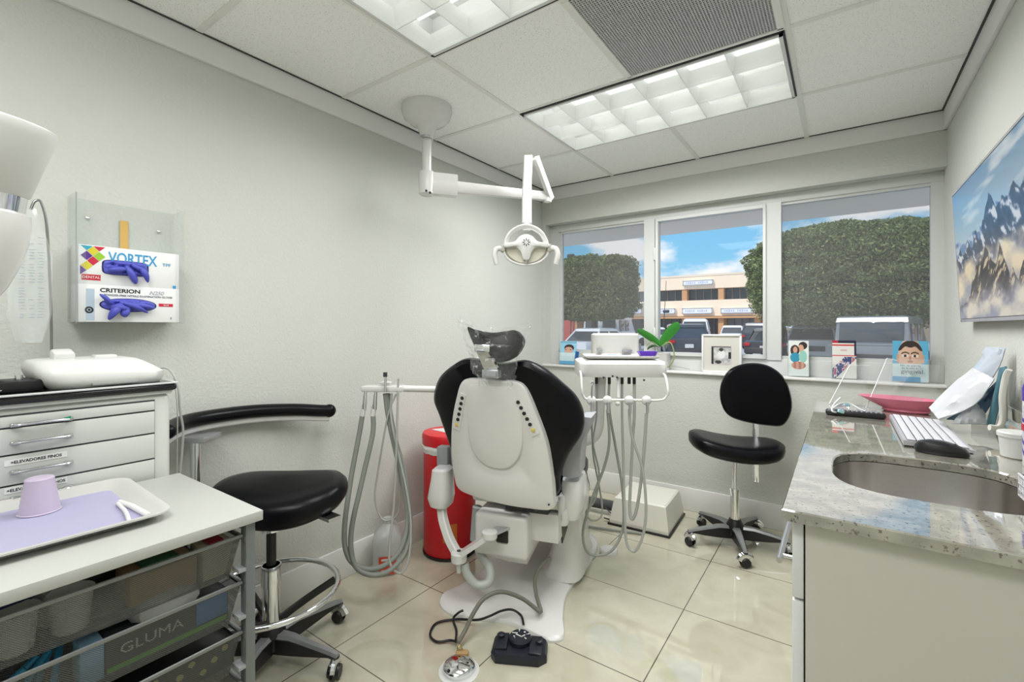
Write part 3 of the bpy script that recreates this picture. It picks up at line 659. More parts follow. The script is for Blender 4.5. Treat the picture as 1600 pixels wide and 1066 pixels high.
for x, y in ((957, 588), (943, 590), (1006, 594), (964, 590)): 
    q = G2(x, y, -.137); MB().cyl(q, q + Vector((0, -.006, 0)), .005, seg=12).build('knob', DKGREY, du)
KH = [  # hose, radius, colour, list of pixels
    (.0045, GREYH, [(924, 632, -.21), (926, 690, -.2), (936, 740, -.2), (930, 780, -.2), (916, 800, -.2), (922, 812, -.2), (934, 812, -.19), (941, 800, -.18), (938, 770, -.16), (926, 700, -.12), (932, 650, -.1), (932, 590, -.08)]),
    (.0065, GREYH, [(949, 640, -.21), (952, 690, -.2), (944, 730, -.2), (925, 780, -.2), (911, 830, -.2), (917, 862, -.2), (938, 868, -.19), (960, 856, -.17), (974, 820, -.14), (972, 760, -.12), (962, 700, -.1), (952, 640, -.1), (952, 590, -.08)]),
    (.0065, GREYL, [(983, 640, -.21), (987, 680, -.2), (1003, 730, -.2), (1009, 780, -.2), (1008, 820, -.2), (1000, 850, -.19), (990, 862, -.18), (979, 848, -.16), (976, 800, -.14), (974, 720, -.1), (972, 650, -.1), (972, 590, -.08)]),
    (.0075, GREYL, [(1010, 646, -.21), (1008, 680, -.2), (1004, 730, -.18), (996, 790, -.15), (988, 812, -.14), (984, 795, -.12), (986, 740, -.1), (989, 680, -.1), (991, 650, -.1), (991, 590, -.08)]),
]
for r_, m_, pts in KH: MB().tube([G2(*p) for p in pts], r_, 10, 6).build('handpiece_hose', m_, du)
for x in (932, 952, 972, 983, 991): MB().cyl(G2(x, 589, -.09), G2(x, 600, -.09), .008).build('hose_collar', BLK, du)
MB().tube([G2(966, 590, -.1), G2(966, 622, -.14)], .008, 8).ball(G2(965, 631, -.14), .012).build('saliva_filter', PLAST, du)
# arm down to the chair
MB().tube([G2(940, 580, -.02), G2(938, 600, -.02), G2(936, 640, -.02), G2(934, 668, -.02), G2(926, 684, -.04), G2(908, 690, -.08), G2(890, 694, -.12), G2(878, 700, -.16)], .028, 14, 6).build('support_arm', WHITE, du)
# housing behind the tray
hz = MB(); a = G2(926, 549, .12); c_ = G2(999, 549, .12); zt2 = G2(960, 521, .12).z
hz.loft([rr((a.x + c_.x) / 2, .16, (c_.x - a.x) / 2, .05, z, p=6) for z in (zt - .06, zt2 - .02, zt2 - .008)] + [rr((a.x + c_.x) / 2, .16, (c_.x - a.x) / 2 - .012, .04, zt2, p=6)]).build('rear_housing', mat('cream_housing', (.60, .595, .55), .35), du)
nz_ = MB(); nz_.box(G2(937, 547, .10), (.03, .02, .01)).box(G2(980, 548, .10), (.05, .02, .008)).build('rear_knobs', BRUSH, du)
lgm = text('A-dec', .012, G2(972, 588, -.139), (1, 0, 0), (0, 0, 1), GREYL, du, 'small_lettering') if False else None
# purple dish and papers on the tray
q = G2(1011, 551, -.03); qw = DF.m @ Vector((q.x, -.03, zt + .0115))
pd_ = thing('dappen_dish', 'small purple rectangular dish on the delivery unit tray', 'dish', qw, DF.a)
PUR = mat('purple_plastic', (.10, .02, .42), .35)
def rc(hx, hy, z): return [Vector((x, y, z)) for x, y in ((-hx, -hy), (hx, -hy), (hx, hy), (-hx, hy))]
MB().loft([rc(.034, .02, 0), rc(.046, .03, .026), rc(.043, .027, .026), rc(.031, .017, .004)]).build('bowl', PUR, pd_, False)
q = G2(966, 555, -.03); qw = DF.m @ Vector((q.x, -.03, zt + .0117))
sp_ = thing('pouch', 'pale blue sterilization pouch lying flat on the delivery unit tray', 'pouch', qw, DF.a)
MB().sheet([[(x / 10 * .15 - .075, y / 4 * .09 - .045, .004 + .004 * noise.noise(Vector((x, y * 1.3, 2)))) for y in range(5)] for x in range(11)]).build('film', mat('pouch_blue', (.55, .68, .78), .3), sp_)
MB().box((-.03, 0, .009), (.05, .012, .002), rot=(0, 0, .3)).build('label_stripe', mat('stripe_blue', (.15, .2, .6), .5), sp_, False)
# ================================================================== utility box with corrugated hose
ub = thing('utility_box', 'cream floor utility box against the back wall behind the hoses', 'utility box', (-1.03, 2.985, 0), math.radians(3))
CRM = mat('cream_enamel', (.72, .71, .64), .35)
MB().loft([rc(.182, .20, .012), rc(.182, .20, .03), rc(.16, .175, .165), rc(.15, .165, .172)]).build('cover', CRM, ub, False)
MB().box((0, 0, .006), (.385, .42, .012), bev=.002).build('base', BLK, ub)
ch_ = thing('corrugated_hose', 'grey corrugated hose running from the cream floor box to the chair', 'hose', (0, 0, 0))
cm_ = MB(); pa = onZ(955, 806, .06); pb = onZ(905, 797, .06); pa = Vector((-1.21, 2.92, .062)); pb = Vector((-1.43, 2.90, .062)); N = 60
rg = []
for i in range(N + 1):
    p = pa.lerp(pb, i / N); t = (pb - pa).normalized(); s_ = Vector((-t.y, t.x, 0)); r_ = .034 if i % 2 else .027
    rg.append([p + s_ * r_ * math.cos(a * PI / 8) + Vector((0, 0, r_ * math.sin(a * PI / 8))) for a in range(16)])
cm_.loft(rg).build('sleeve', mat('corrugated_grey', (.14, .145, .145), .5), ch_)
MB().tube([(-1.36, 2.62, .012), (-1.15, 2.68, .012), (-.98, 2.735, .012)], .008, 8).build('pipe', GREYH, ch_)
MB().tube([(-1.25, 2.80, .02), (-1.15, 2.79, .03), (-1.26, 2.84, .07)], .004, 6, 4).build('thin_wire', DKGREY, ch_)
# ================================================================== foot controls
fp = thing('foot_control', 'black foot control with round pad and two buttons in front of the chair base', 'foot control', (-1.005, 1.475, 0), math.radians(28))
fo = [(-.105, -.035), (-.085, -.062), (.075, -.062), (.105, -.035), (.105, .045), (.085, .065), (-.085, .065), (-.105, .045)]
NV = mat('navy_black_plastic', (.014, .017, .026), .38)
MB().loft([[Vector((x * s_, y * s_, z)) for x, y in fo] for s_, z in ((1, 0), (1, .022), (.94, .034))]).build('body', NV, fp, False)
MB().box((.062, -.0, .036), (.05, .10, .012), rot=(.0, .1, 0), bev=.004).box((-.07, .01, .036), (.05, .09, .012), rot=(0, -.1, 0), bev=.004).build('side_panels', NV, fp)
MB().lathe([(.042, .03), (.044, .05), (.040, .056), (.02, .058)], (0, .022, 0)).build('round_pad', NV, fp)
for x, y in ((-.075, .03), (.075, .01)): MB().lathe([(.013, .04), (.014, .052), (.01, .055)], (x, y, 0)).build('button', NV, fp)
ic = MB(); z = .0592
ic.box((-.004, .018, z), (.03, .005, .001), rot=(0, 0, -.5)).box((-.022, .032, z), (.022, .005, .001), rot=(0, 0, .0)).box((.012, .018, z), (.018, .005, .001), rot=(0, 0, .8)).cyl((.016, .040, z), (.016, .040, z + .001), .004)
for x, y, a in ((-.006, .046, 1.57), (.02, .008, -1), (-.02, .006, 2), (.027, .03, .3)): ic.box((x, y, z), (.010, .002, .001), rot=(0, 0, a)); ic.loft([[Vector((x, y, z)) + Matrix.Rotation(a, 3, 'Z') @ Vector(q) for q in ((.004, -.004, 0), (.011, 0, 0), (.004, .004, 0))], [Vector((x, y, z + .001)) + Matrix.Rotation(a, 3, 'Z') @ Vector(q) for q in ((.004, -.004, 0), (.011, 0, 0), (.004, .004, 0))]])
ic.build('patient_icon', PLAST, fp, False)
fd = thing('foot_switch', 'round chrome disc foot switch with tan clip on the floor', 'foot switch', (-1.135, 1.275, 0), math.radians(35))
MB().lathe([(.074, 0), (.074, .003), (.068, .006), (.05, .007)], seg=48).build('base_ring', PLAST, fd)
MB().lathe([(.056, .007), (.057, .020), (.052, .027), (.035, .033), (.015, .037), (.004, .038)], seg=48).build('disc', CHROME, fd)
MB().box((.005, .058, .022), (.05, .03, .022), bev=.008).build('clip', mat('tan_rubber', (.42, .27, .12), .5), fd)
MB().tube([(-.01, .06, .03), (-.012, .062, .045), (-.003, .064, .05), (.004, .062, .035)], .0035, 8, 3).build('clip_ring', mat('brass', (.6, .45, .2), .25, 1), fd)
cb = thing('foot_switch_hose', 'olive grey hose looping from the disc foot switch over the chair base', 'hose', (0, 0, 0))
z = lambda x, y, q: onZ(x, y, q)
MB().tube([z(716, 1004, .03), z(727, 985, .05), z(740, 958, .10), z(757, 935, .14), z(783, 925, .15), z(815, 935, .11), z(838, 952, .06), z(845, 955, .057), z(838, 930, .07), z(836, 905, .12), z(845, 885, .17), z(860, 872, .19)], .0085, 12, 7).build('tube', mat('olive_hose', (.17, .165, .135), .45), cb)
cc = thing('foot_control_cable', 'black cable looped on the floor between the two foot controls', 'cable', (0, 0, 0))
MB().tube([z(713, 1003, .022), z(703, 1001, .012), z(683, 1003, .008), z(672, 992, .008), z(682, 974, .008), z(712, 968, .012), z(745, 969, .030), z(765, 963, .048), z(783, 955, .052), z(800, 953, .05), z(814, 962, .04), z(818, 976, .03)], .0048, 10, 7).build('loop', BLK, cc)
MB().tube([z(712, 1001, .02), z(713, 985, .008), z(708, 968, .012), z(716, 958, .038), z(724, 954, .046)], .0048, 10, 7).build('loop', BLK, cc)
# ================================================================== ceiling mounted exam lamp
ml = thing('exam_lamp', 'white ceiling mounted dental exam lamp with jointed arm above the chair', 'lamp', (0, 0, 0))
P0 = D(667, 168, 2.41); P0.z = ZC
MB().lathe([(.128, 0), (.130, -.02), (.12, -.055), (.095, -.08), (.055, -.095), (.04, -.125), (.034, -.15), (.03, -.155)], P0, seg=40).build('ceiling_canopy', WHITE, ml)
zc_ = 2.0
MB().cyl(P0 + Vector((0, 0, -.15)), P0 + Vector((0, 0, -.165)), .034).build('collar', BRUSH, ml)
MB().cyl(P0 + Vector((0, 0, -.15)), (P0.x, P0.y, zc_ + .03), .024).build('drop_post', WHITE, ml)
AE = Vector((-1.355, 2.27, 1.985)); da = (AE - Vector((P0.x, P0.y, AE.z))).normalized(); sa = Vector((-da.y, da.x, 0)); U = Vector((0, 0, 1))
A0 = Vector((P0.x, P0.y, zc_ - .01))
def boxbeam(m, a, b, hw_, hh_, hw2=None, hh2=None):
    a = Vector(a); b = Vector(b); d_ = (b - a).normalized(); s_ = d_.cross(U).normalized(); q = s_.cross(d_).normalized(); hw2 = hw2 or hw_; hh2 = hh2 or hh_
    k = .75
    def ring(p, w, h): return [p + s_ * w * x + q * h * y for x, y in ((-1, -k), (-k, -1), (k, -1), (1, -k), (1, k), (k, 1), (-k, 1), (-1, k))]
    m.loft([ring(a, hw_, hh_), ring(b, hw2, hh2)]); return m
hb_ = MB(); hb_.lathe([(.03, -.062), (.04, -.055), (.043, .045), (.036, .06), (.03, .06)], A0); boxbeam(hb_, A0, A0 + da * .155, .034, .055); hb_.build('knuckle', WHITE, ml)
boxbeam(MB(), A0 + da * .15 + U * -.005, AE, .020, .029, .018, .022).build('horizontal_arm', WHITE, ml)
for q in (D(666, 298, 2.36), D(672, 301, 2.36)): MB().ball(q, .006).build('screw', DKGREY, ml)
JT = D(829, 246, 2.50); J0 = AE + U * .0
boxbeam(MB(), AE + da * .02 + U * -.01, JT + Vector((.02, .02, 0)), .014, .02).build('riser_link', WHITE, ml)
MB().cyl(AE + U * -.03, AE + U * .03, .022).build('elbow', WHITE, ml)
Y0_ = D(823, 352, 2.18); 
sarm = MB(); boxbeam(sarm, D(825, 247, 2.48), D(823, 300, 2.34), .024, .02, .022, .02); boxbeam(sarm, D(823, 298, 2.34), Y0_, .024, .022, .022, .018); sarm.build('spring_arm', WHITE, ml)
MB().cyl(Y0_ + U * .01, Y0_ - U * .025, .018).build('yoke_post', WHITE, ml)
HC = D(822, 388, 2.12); 
def hp(x, y, dy=0): return D(x, y, 2.12 + dy)
MB().tube([hp(790, 386), hp(793, 372), hp(803, 360), hp(818, 354), hp(832, 356), hp(845, 364), hp(853, 378), hp(854, 388)], .014, 10, 5, flat=.6).build('yoke', WHITE, ml)
fv = Vector((_R[0], _R[1], 0)); vv = Vector((-_F[0], -_F[1], 0))
HMx = MX(HC, fv, U, vv)
hd = MB(); hd.pillow([(-.098, .012), (-.05, .03), (0, .038), (.05, .03), (.098, .012), (.088, -.03), (.05, -.062), (0, -.073), (-.05, -.062), (-.088, -.03)], [(1, -.04), (1.03, -.02), (1, -.008), (.9, .002)], M=HMx)
hd.build('reflector', mat('frosted_reflector', (.62, .60, .50), .25), ml)
rim = MB(); rim.tube([HMx @ Vector((.100 * math.cos(a * PI / 16) , -.012 + .064 * math.sin(a * PI / 16), .002)) for a in range(16, 33)], .006, 8); rim.build('rim', WHITE, ml)
cv = MB(); cv.pillow([(-.10, .02), (-.055, .028), (-.03, .052), (0, .062), (.03, .052), (.055, .028), (.10, .02), (.098, .0), (.05, .002), (.026, -.02), (.015, -.052), (0, -.058), (-.015, -.052), (-.026, -.02), (-.05, .002), (-.098, .0)], [(1, -.03), (1, .012), (.95, .022), (.6, .03)], M=HMx, sm=4, cen=(0, .015)).build('lamp_housing', WHITE, ml)
vt = MB()
for k in range(8): a = k * PI / 4; vt.box((.013 * math.cos(a), .022 + .013 * math.sin(a), .0315), (.009, .0032, .002), rot=(0, 0, a), M=HMx)
vt.build('vent_slots', DKGREY, ml)
MB().box((0, -.062, .016), (.006, .02, .01), M=HMx).build('switch', BRUSH, ml)
for s_ in (-1, 1):
    MB().box((s_ * .105, -.0, -.005), (.022, .035, .035), M=HMx, bev=.006).build('side_mount', mat('beige_joint', (.45, .43, .38), .4), ml)
    MB().tube([HMx @ Vector(q) for q in ((s_ * .112, .0, .0), (s_ * .135, -.005, .005), (s_ * .142, -.03, .01), (s_ * .136, -.06, .012), (s_ * .132, -.075, .012))], lambda t: .013 - .002 * t, 10, 4).build('handle', WHITE, ml)
# ================================================================== drawer trolley with white top (left foreground)
tt = thing('drawer_trolley', 'white topped grey metal trolley with pull-out wire mesh baskets in the left foreground', 'trolley', (-1.35, .25, 0))
TX0, TX1, TY0, TY1 = -.245, .24, -.32, .31     # local extents (world: X -1.595..-1.11, Y -.07...56)
TOPM = mat('white_laminate', (.47, .48, .45), .4)
MB().box2((TX0, TY0, .797), (TX1, TY1, .82), .0015).build('tabletop', TOPM, tt)
PG = mat('grey_painted_steel', (.19, .205, .205), .4, .4, bump=.15, bscale=60)
for x in (TX1 - .035, TX0 + .012):
    for y in (TY1 - .035, TY0 + .012):
        p_ = MB(); p_.box2((x, y, 0), (x + .026, y + .022, .797), .003)
        p_.build('post', PG, tt)
rail = mat('rim_steel', (.24, .25, .25), .4, .6)
wire = bpy.data.materials.new('wire_mesh'); wire.use_nodes = True
n = wire.node_tree.nodes; l = wire.node_tree.links; n.clear()
o_ = n.new('ShaderNodeOutputMaterial'); tr_ = n.new('ShaderNodeBsdfTransparent'); pb_ = n.new('ShaderNodeBsdfPrincipled')
pb_.inputs['Base Color'].default_value = (.11, .115, .115, 1); pb_.inputs['Metallic'].default_value = .6; pb_.inputs['Roughness'].default_value = .4
at_ = n.new('ShaderNodeUVMap'); at_.uv_map = 'UVMap'
sx_ = n.new('ShaderNodeSeparateXYZ'); l.new(at_.outputs[0], sx_.inputs[0])
def mth(op, a, b=None, c=None):
    q = n.new('ShaderNodeMath'); q.operation = op
    for i, v in enumerate((a, b)):
        if v is None: continue
        if isinstance(v, (int, float)): q.inputs[i].default_value = v
        else: l.new(v, q.inputs[i])
    return q.outputs[0]
S_ = 1 / .0042
u_ = mth('ADD', sx_.outputs[0], sx_.outputs[1]); v_2 = mth('SUBTRACT', sx_.outputs[0], sx_.outputs[1])
fu = mth('FRACT', mth('MULTIPLY', u_, S_)); fv2 = mth('FRACT', mth('MULTIPLY', v_2, S_))
lu = mth('LESS_THAN', fu, .36); lv2 = mth('LESS_THAN', fv2, .36); mk = mth('MAXIMUM', lu, lv2)
ms = n.new('ShaderNodeMixShader'); l.new(mk, ms.inputs[0]); l.new(tr_.outputs[0], ms.inputs[1]); l.new(pb_.outputs[0], ms.inputs[2]); l.new(ms.outputs[0], o_.inputs[0])
def meshface(name, quads, par):
    me = bpy.data.meshes.new(name); V = []; F_ = []; UV = []
    for q in quads:
        k = len(V); q = [Vector(p) for p in q]; V += q; F_.append((k, k + 1, k + 2, k + 3)); a = q[0]; e1 = (q[1] - a).normalized(); nrm = e1.cross(q[2] - a).normalized(); e2 = nrm.cross(e1)
        UV += [((p - a).dot(e1), (p - a).dot(e2)) for p in q]
    me.from_pydata(V, [], F_); uv = me.uv_layers.new(name='UVMap')
    for i, q in enumerate(UV): uv.data[i].uv = q
    me.materials.append(wire); o = bpy.data.objects.new(name, me); C.objects.link(o); o.parent = par; return o
BZ = [.768, .660, .545, .43, .31]
for z in BZ:
    x0, x1, y0, y1 = TX0 + .03, TX1 - .022, TY0 + .04, TY1 - .04; h = .088 if z > .35 else .18; i_ = .022
    B = [(x0 + i_, y0 + i_, z - h), (x1 - i_ * .4, y0 + i_, z - h), (x1 - i_ * .4, y1 - i_, z - h), (x0 + i_, y1 - i_, z - h)]; T = [(x0, y0, z), (x1, y0, z), (x1, y1, z), (x0, y1, z)]
    bk = meshface('basket', [B] + [[B[k], B[(k + 1) % 4], T[(k + 1) % 4], T[k]] for k in range(4)], tt)
    rm = MB(); rm.tube([(x0, y0, z), (x1, y0, z), (x1, y1, z), (x0, y1, z)], .0045, 8, closed=True); rm.build('rim', rail, bk)
    MB().box2((x0, TY1 - .036, z - .012), (x1 + .01, TY1 - .030, z - .002)).build('runner', rail, tt, False)
    MB().box2((x1 - .02, TY1 - .05, z - h + .008), (x1 + .012, TY1 - .032, z - h + .016)).build('runner_clip', GREY, tt, False)
def inb(name, label, cat, x, y, z, group=None, rz=0): return thing(name, label, cat, (-1.35 + x, .25 + y, z), rz, group)
def boxthing(name, label, cat, x, y, z, size, m_, rz=0, group=None, tilt=0):
    o = MB().box((0, 0, size[2] / 2), size, rot=(tilt, 0, 0), bev=.002).build(name, m_); o.location = (-1.35 + x, .25 + y, z); o.rotation_euler = (0, 0, rz); return tag(o, label, cat, group)
b0z, b1z, b2z = BZ[0] - .0865, BZ[1] - .0865, BZ[2] - .0865
boxthing('paper_bundle', 'tan paper bundle in the top mesh basket', 'paper bundle', .135, .135, b0z, (.09, .12, .062), mat('kraft', (.42, .28, .14), .8), 0)
boxthing('carton', 'cream printed carton in the top mesh basket near the trolley post', 'carton', .155, .235, b0z, (.07, .065, .072), mat('cream_card', (.52, .49, .36), .7), 0)
boxthing('carton', 'dark green printed carton lying high in the top mesh basket', 'carton', .14, .13, b0z + .063, (.08, .06, .014), mat('green_card', (.03, .10, .05), .6), .06)
boxthing('booklet', 'dark booklet standing flat at the back of the top mesh basket', 'booklet', -.02, .08, b0z, (.16, .28, .07), BLK, 0)
for k, (x, y) in enumerate(((.165, -.085), (.163, -.01), (.12, -.13), (.10, -.02))):
    cp = thing('paper_cup', ['white cup in the top mesh basket, leftmost behind the wire', 'white cup in the top mesh basket, nearest the tan bundle', 'white cup in the top mesh basket, behind the leftmost cup', 'white cup in the top mesh basket, second row behind the cup by the tan bundle'][k], 'cup', (-1.35 + x, .25 + y, b0z), 0, 'white cups in the top mesh basket')
    MB().lathe([(.024, 0), (.026, .002), (.033, .07), (.035, .072), (.033, .073), (.024, .004)], seg=24).build('body', PLAST, cp)
for k in range(5):
    o = MB().tube([(0, 0, .005), (.0, .02, .035), (0, .05, .055)], .006, 8, 4).build('plastic_tip', mat('tip_blue', (.04, .28, .48), .4)); o.location = (-1.35 + .16 - .012 * (k % 2), .25 - .12 + .022 * k, b1z + .012); o.rotation_euler = (0, 0, .3 * k)
    tag(o, 'blue plastic tip in the second mesh basket, left end of the wire', 'dental tip', 'blue tips in the second mesh basket')
o = boxthing('carton', 'small white and blue carton in the second mesh basket', 'carton', .165, .015, b1z, (.05, .035, .075), mat('sky_card', (.25, .45, .62), .6))
for k, (x, y, s_) in enumerate(((.10, .06, .10), (.15, .14, .09))):
    o = MB().pillow([(-.5 * s_, -.6 * s_), (-.5 * s_, .6 * s_), (.5 * s_, .6 * s_), (.5 * s_, -.6 * s_)], [(.9, 0), (1, .012), (.95, .03), (.5, .04)], sm=3, warp=lambda q: Vector((q.x, q.y, q.z + .008 * noise.noise(q * 40)))).build('plastic_pouch', clear('bag_film', (.9, .92, .92), .45, .2, .05))
    o.location = (-1.35 + x, .25 + y, b1z + .076 + .0 * k); tag(o, ['crumpled clear pouch in the middle of the second mesh basket', 'crumpled clear pouch at the post end of the second mesh basket'][k], 'pouch')
gl = thing('carton', 'long black carton with silver lettering and a green stripe in the second mesh basket', 'carton', (-1.35 + .165, .25 + .145, b1z), 0)
MB().box((0, 0, .036), (.05, .22, .072), bev=.0015).build('box', mat('charcoal_card', (.022, .024, .028), .5), gl)
st_ = MB(); st_.box2((.0252, -.108, .004), (.0257, .108, .014)); st_.build('green_stripe', mat('lime', (.12, .38, .03), .5), gl, False)
MB().box2((.0252, .045, .018), (.0256, .108, .066)).build('blue_panel', mat('azure', (.03, .18, .45), .5), gl, False)
text('GLUMA', .028, (.0262, -.035, .040), (0, 1, 0), (0, 0, 1), SILV, gl, 'lettering', sx=1.15)
bb_ = thing('carton', 'dark carton with yellow flower print in the third mesh basket', 'carton', (-1.35 + .15, .25 + .16, b2z), 0)
MB().box((0, 0, .036), (.07, .22, .07), bev=.0015).build('box', BLK, bb_)
fl = MB()
for k in range(9): fl.ball((.0352, -.09 + .0225 * k, .02 + .03 * ((k * 7) % 3) / 2), .007, (.1, 1, 1), u=8, v=6)
fl.build('flower_print', mat('olive_yellow', (.35, .33, .08), .6), bb_)
boxthing('booklet', 'dark blue booklet at the left end of the top mesh basket', 'booklet', .10, -.12, b0z + .076, (.12, .12, .006), mat('navy', (.01, .02, .10), .5), .2)
boxthing('cloth', 'red folded cloth under the tabletop at the post end of the top basket', 'cloth', .15, .235, b0z + .073, (.06, .03, .006), mat('dark_red', (.25, .01, .02), .8), 0)
# tray on the top
TZ = .8205
ty = thing('tray', 'white plastic instrument tray lined with lilac paper on the trolley top', 'tray', (-1.42, .185, TZ), math.radians(-2.5))
def trr(hx, hy, z, r=.03):
    o = []
    for cx, cy, a0 in ((hx - r, hy - r, 0), (-hx + r, hy - r, 90), (-hx + r, -hy + r, 180), (hx - r, -hy + r, 270)):
        for k in range(7): a = math.radians(a0 + 15 * k); o.append(Vector((cx + r * math.cos(a), cy + r * math.sin(a), z)))
    return o
TP = mat('tray_plastic', (.56, .56, .54), .35)
MB().loft([trr(.15, .20, 0, .02), trr(.155, .205, .002, .024), trr(.178, .228, .019, .034), trr(.19, .24, .0215, .04), trr(.193, .243, .0215, .041), trr(.193, .243, .019, .041), trr(.180, .230, .0165, .034), trr(.158, .208, .0, .026)][::-1][1:]).build('tray_body', TP, ty) if False else \
MB().loft([trr(.15, .20, 0.0005, .02), trr(.158, .208, .0008, .026), trr(.180, .230, .0165, .034), trr(.193, .243, .018, .041), trr(.193, .243, .0215, .041), trr(.19, .24, .0215, .04), trr(.176, .226, .0195, .033), trr(.156, .206, .004, .024), trr(.14, .19, .0035, .02)]).build('tray_body', TP, ty)
LIL = mat('lilac_liner', (.42, .41, .58), .8)
MB().loft([trr(.150, .200, .0042, .02), trr(.150, .200, .0048, .02)]).build('paper_liner', LIL, ty, False)
# cups
PC = bpy.data.materials.new('translucent_lilac_cup'); PC.use_nodes = True; b = PC.node_tree.nodes['Principled BSDF']
b.inputs['Base Color'].default_value = (.66, .57, .73, 1); b.inputs['Roughness'].default_value = .35; b.inputs['Alpha'].default_value = .86; b.inputs['Subsurface Weight'].default_value = .0
cp0 = onZ(62, 800, TZ + .005)
for k in range(4):
    c_ = thing('plastic_cup', ['translucent lilac plastic cup, upside down, outermost of the stack on the tray', 'lilac plastic cup inside the upside down stack on the tray, just above the lowest rim', 'lilac plastic cup inside the upside down stack on the tray, second below the top', 'lilac plastic cup, innermost of the upside down stack on the tray'][k], 'cup', cp0 + Vector((0, 0, .0005)), .3 * k, 'upside down lilac cups stacked on the tray')
    s_ = 1 - .025 * k; zz = -.0 ; prof = [(.0365, 0), (.0375, .0015), (.0350, .003)]
    for q in range(14): prof.append((.0345 - .0100 * q / 13 + .0009 * (q % 2), .006 + .070 * q / 13))
    prof += [(.0228, .0785), (.020, .0795)]
    MB().lathe([(r * s_, h * (1 - .02 * k)) for r, h in prof], seg=36, cap=False).lathe([(.0001, .0795 * (1 - .02 * k)), (.020 * s_, .0795 * (1 - .02 * k))], cap=False).build('wall', PC, c_)
MW = mat('matte_white_plastic', (.80, .80, .80), .45)
def tz(x, y, h=.010): return onZ(x, y, TZ + h)
o = MB().tube([tz(187, 784), tz(205, 791), tz(233, 806)], lambda t: .0062 if t > .1 else .005, 10).build('cotton_roll', MW); tag(o, 'white dental roll lying on the lilac tray paper, the straight one', 'dental roll')
o = MB().tube([tz(184, 787), tz(194, 797), tz(199, 806), tz(202, 816)], .0042, 10, 5).build('suction_tip', MW); tag(o, 'white curved suction tip beside the straight roll on the tray', 'suction tip')
# ================================================================== white dental cabinet
cbn = thing('drawer_cabinet', 'white dental cabinet with chrome handled drawers and a black top against the left wall', 'cabinet', (-1.62, .55, 0))
CW = mat('cabinet_white', (.60, .62, .585), .32, coat=.15)
W0 = .56; DP = .405
cbm = MB(); cbm.box2((-DP, -W0, .05), (-.004, 0, 1.055), .018, 3); cbm.build('body', CW, cbn)
MB().box2((-DP + .02, -W0 + .02, 0), (-.03, -.02, .06)).build('plinth', DKGREY, cbn)
tp = MB(); tp.box2((-DP - .0, -W0 - .008, 1.064), (.012, .01, 1.084), .008, 3); tp.build('worktop', mat('black_laminate', (.012, .012, .013), .12), cbn)
MB().box2((-DP, -W0 - .010, 1.0835), (.014, .012, 1.0885), .002).build('top_edge', mat('satin_edge', (.62, .64, .63), .3), cbn)
MB().box2((-DP + .01, -W0 + .002, 1.0880), (.004, .002, 1.0888)).build('top_surface', MATS['black_laminate'], cbn, False)
MB().box2((-DP, -W0 - .002, 1.054), (.002, .002, 1.066), .004).build('top_rail', CW, cbn)
DZ = [(1.037, 1.010, 0), (1.008, .945, 1), (.943, .872, 1), (.870, .800, 1), (.798, .70, 1), (.698, .56, 1), (.558, .40, 1), (.398, .10, 1)]
MB().box2((-.005, -W0 + .04, .09), (-.002, -.042, 1.04)).build('drawer_gap', DKGREY, cbn, False)
for i, (a, b_, hd_) in enumerate(DZ):
    dr = MB().box2((-.004, -W0 + .042, b_ + .0012), (.004, -.044, a - .0012), .0012).build('drawer', CW, cbn)
    zc = (1.022 if i == 0 else (a + b_) / 2 + .008); zc = [1.015, .972, .903, .84, .75, .63, .48, .25][i]
    hm = MB(); yc = -.275
    hm.tube([(.004, yc - .052, zc), (.016, yc - .042, zc + .001), (.018, yc, zc + .002), (.016, yc + .042, zc + .001), (.004, yc + .052, zc)], .0052, 10, 5, flat=.7)
    for s_ in (-1, 1): hm.box((.006, yc + s_ * .047, zc), (.006, .018, .010), bev=.002)
    hm.build('handle', mat('satin_chrome', (.55, .56, .56), .22, .9), dr)
MB().box((.018, -.235, 1.018), (.003, .02, .006), rot=(.3, 0, 0)).build('handle_marker', mat('green_tape', (.03, .3, .15), .5), cbn)
LBL = mat('label_paper', (.82, .83, .80), .6)
for zc, tx, yc in ((.926, '+ELEVADORES FINOS', -.285), (.860, '+ELEVADORES ANCHOS', -.285)):
    lo_ = MB().box((.0045, yc, zc), (.0012, .11, .014)).build('drawer_label', LBL, cbn, False)
    text(tx, .0098, (.0054, yc, zc), (0, 1, 0), (0, 0, 1), BLK, lo_, 'label_lettering', sx=.96, ext=.0003, bold=.018)
# white tabletop device on the cabinet
CT = 1.0892
dv = thing('tabletop_appliance', 'white rounded tabletop appliance with sloping top on the black cabinet top', 'appliance', (-1.715, .41, CT), 0)
o1 = [(-.14, -.035), (-.13, .035), (-.12, .065)]
def dvr(z, x0, x1, y0, y1): return rr((x0 + x1) / 2, (y0 + y1) / 2, (x1 - x0) / 2, (y1 - y0) / 2, z, p=5)
MB().loft([dvr(0, -.15, .080, -.120, .130), dvr(.012, -.155, .088, -.130, .137), dvr(.032, -.155, .088, -.140, .137), dvr(.046, -.155, .080, -.144, .118), dvr(.062, -.15, .062, -.143, .095), dvr(.070, -.145, .048, -.136, .078), dvr(.073, -.135, .030, -.120, .062)]).build('housing', PLAST, dv)
MB().box((.090, .01, .008), (.012, .10, .008), bev=.003).build('grip_recess', mat('shadow_grey', (.3, .31, .30), .5), dv)
MB().box((-.05, -.07, .08), (.05, .045, .03), rot=(0, .25, 0), bev=.006).box((-.05, .02, .074), (.04, .05, .012), bev=.003).build('top_block', PLAST, dv)
bx = thing('stand_base', 'black metal stand base beside the white appliance on the cabinet', 'stand base', (-1.72, .235, CT), 0)
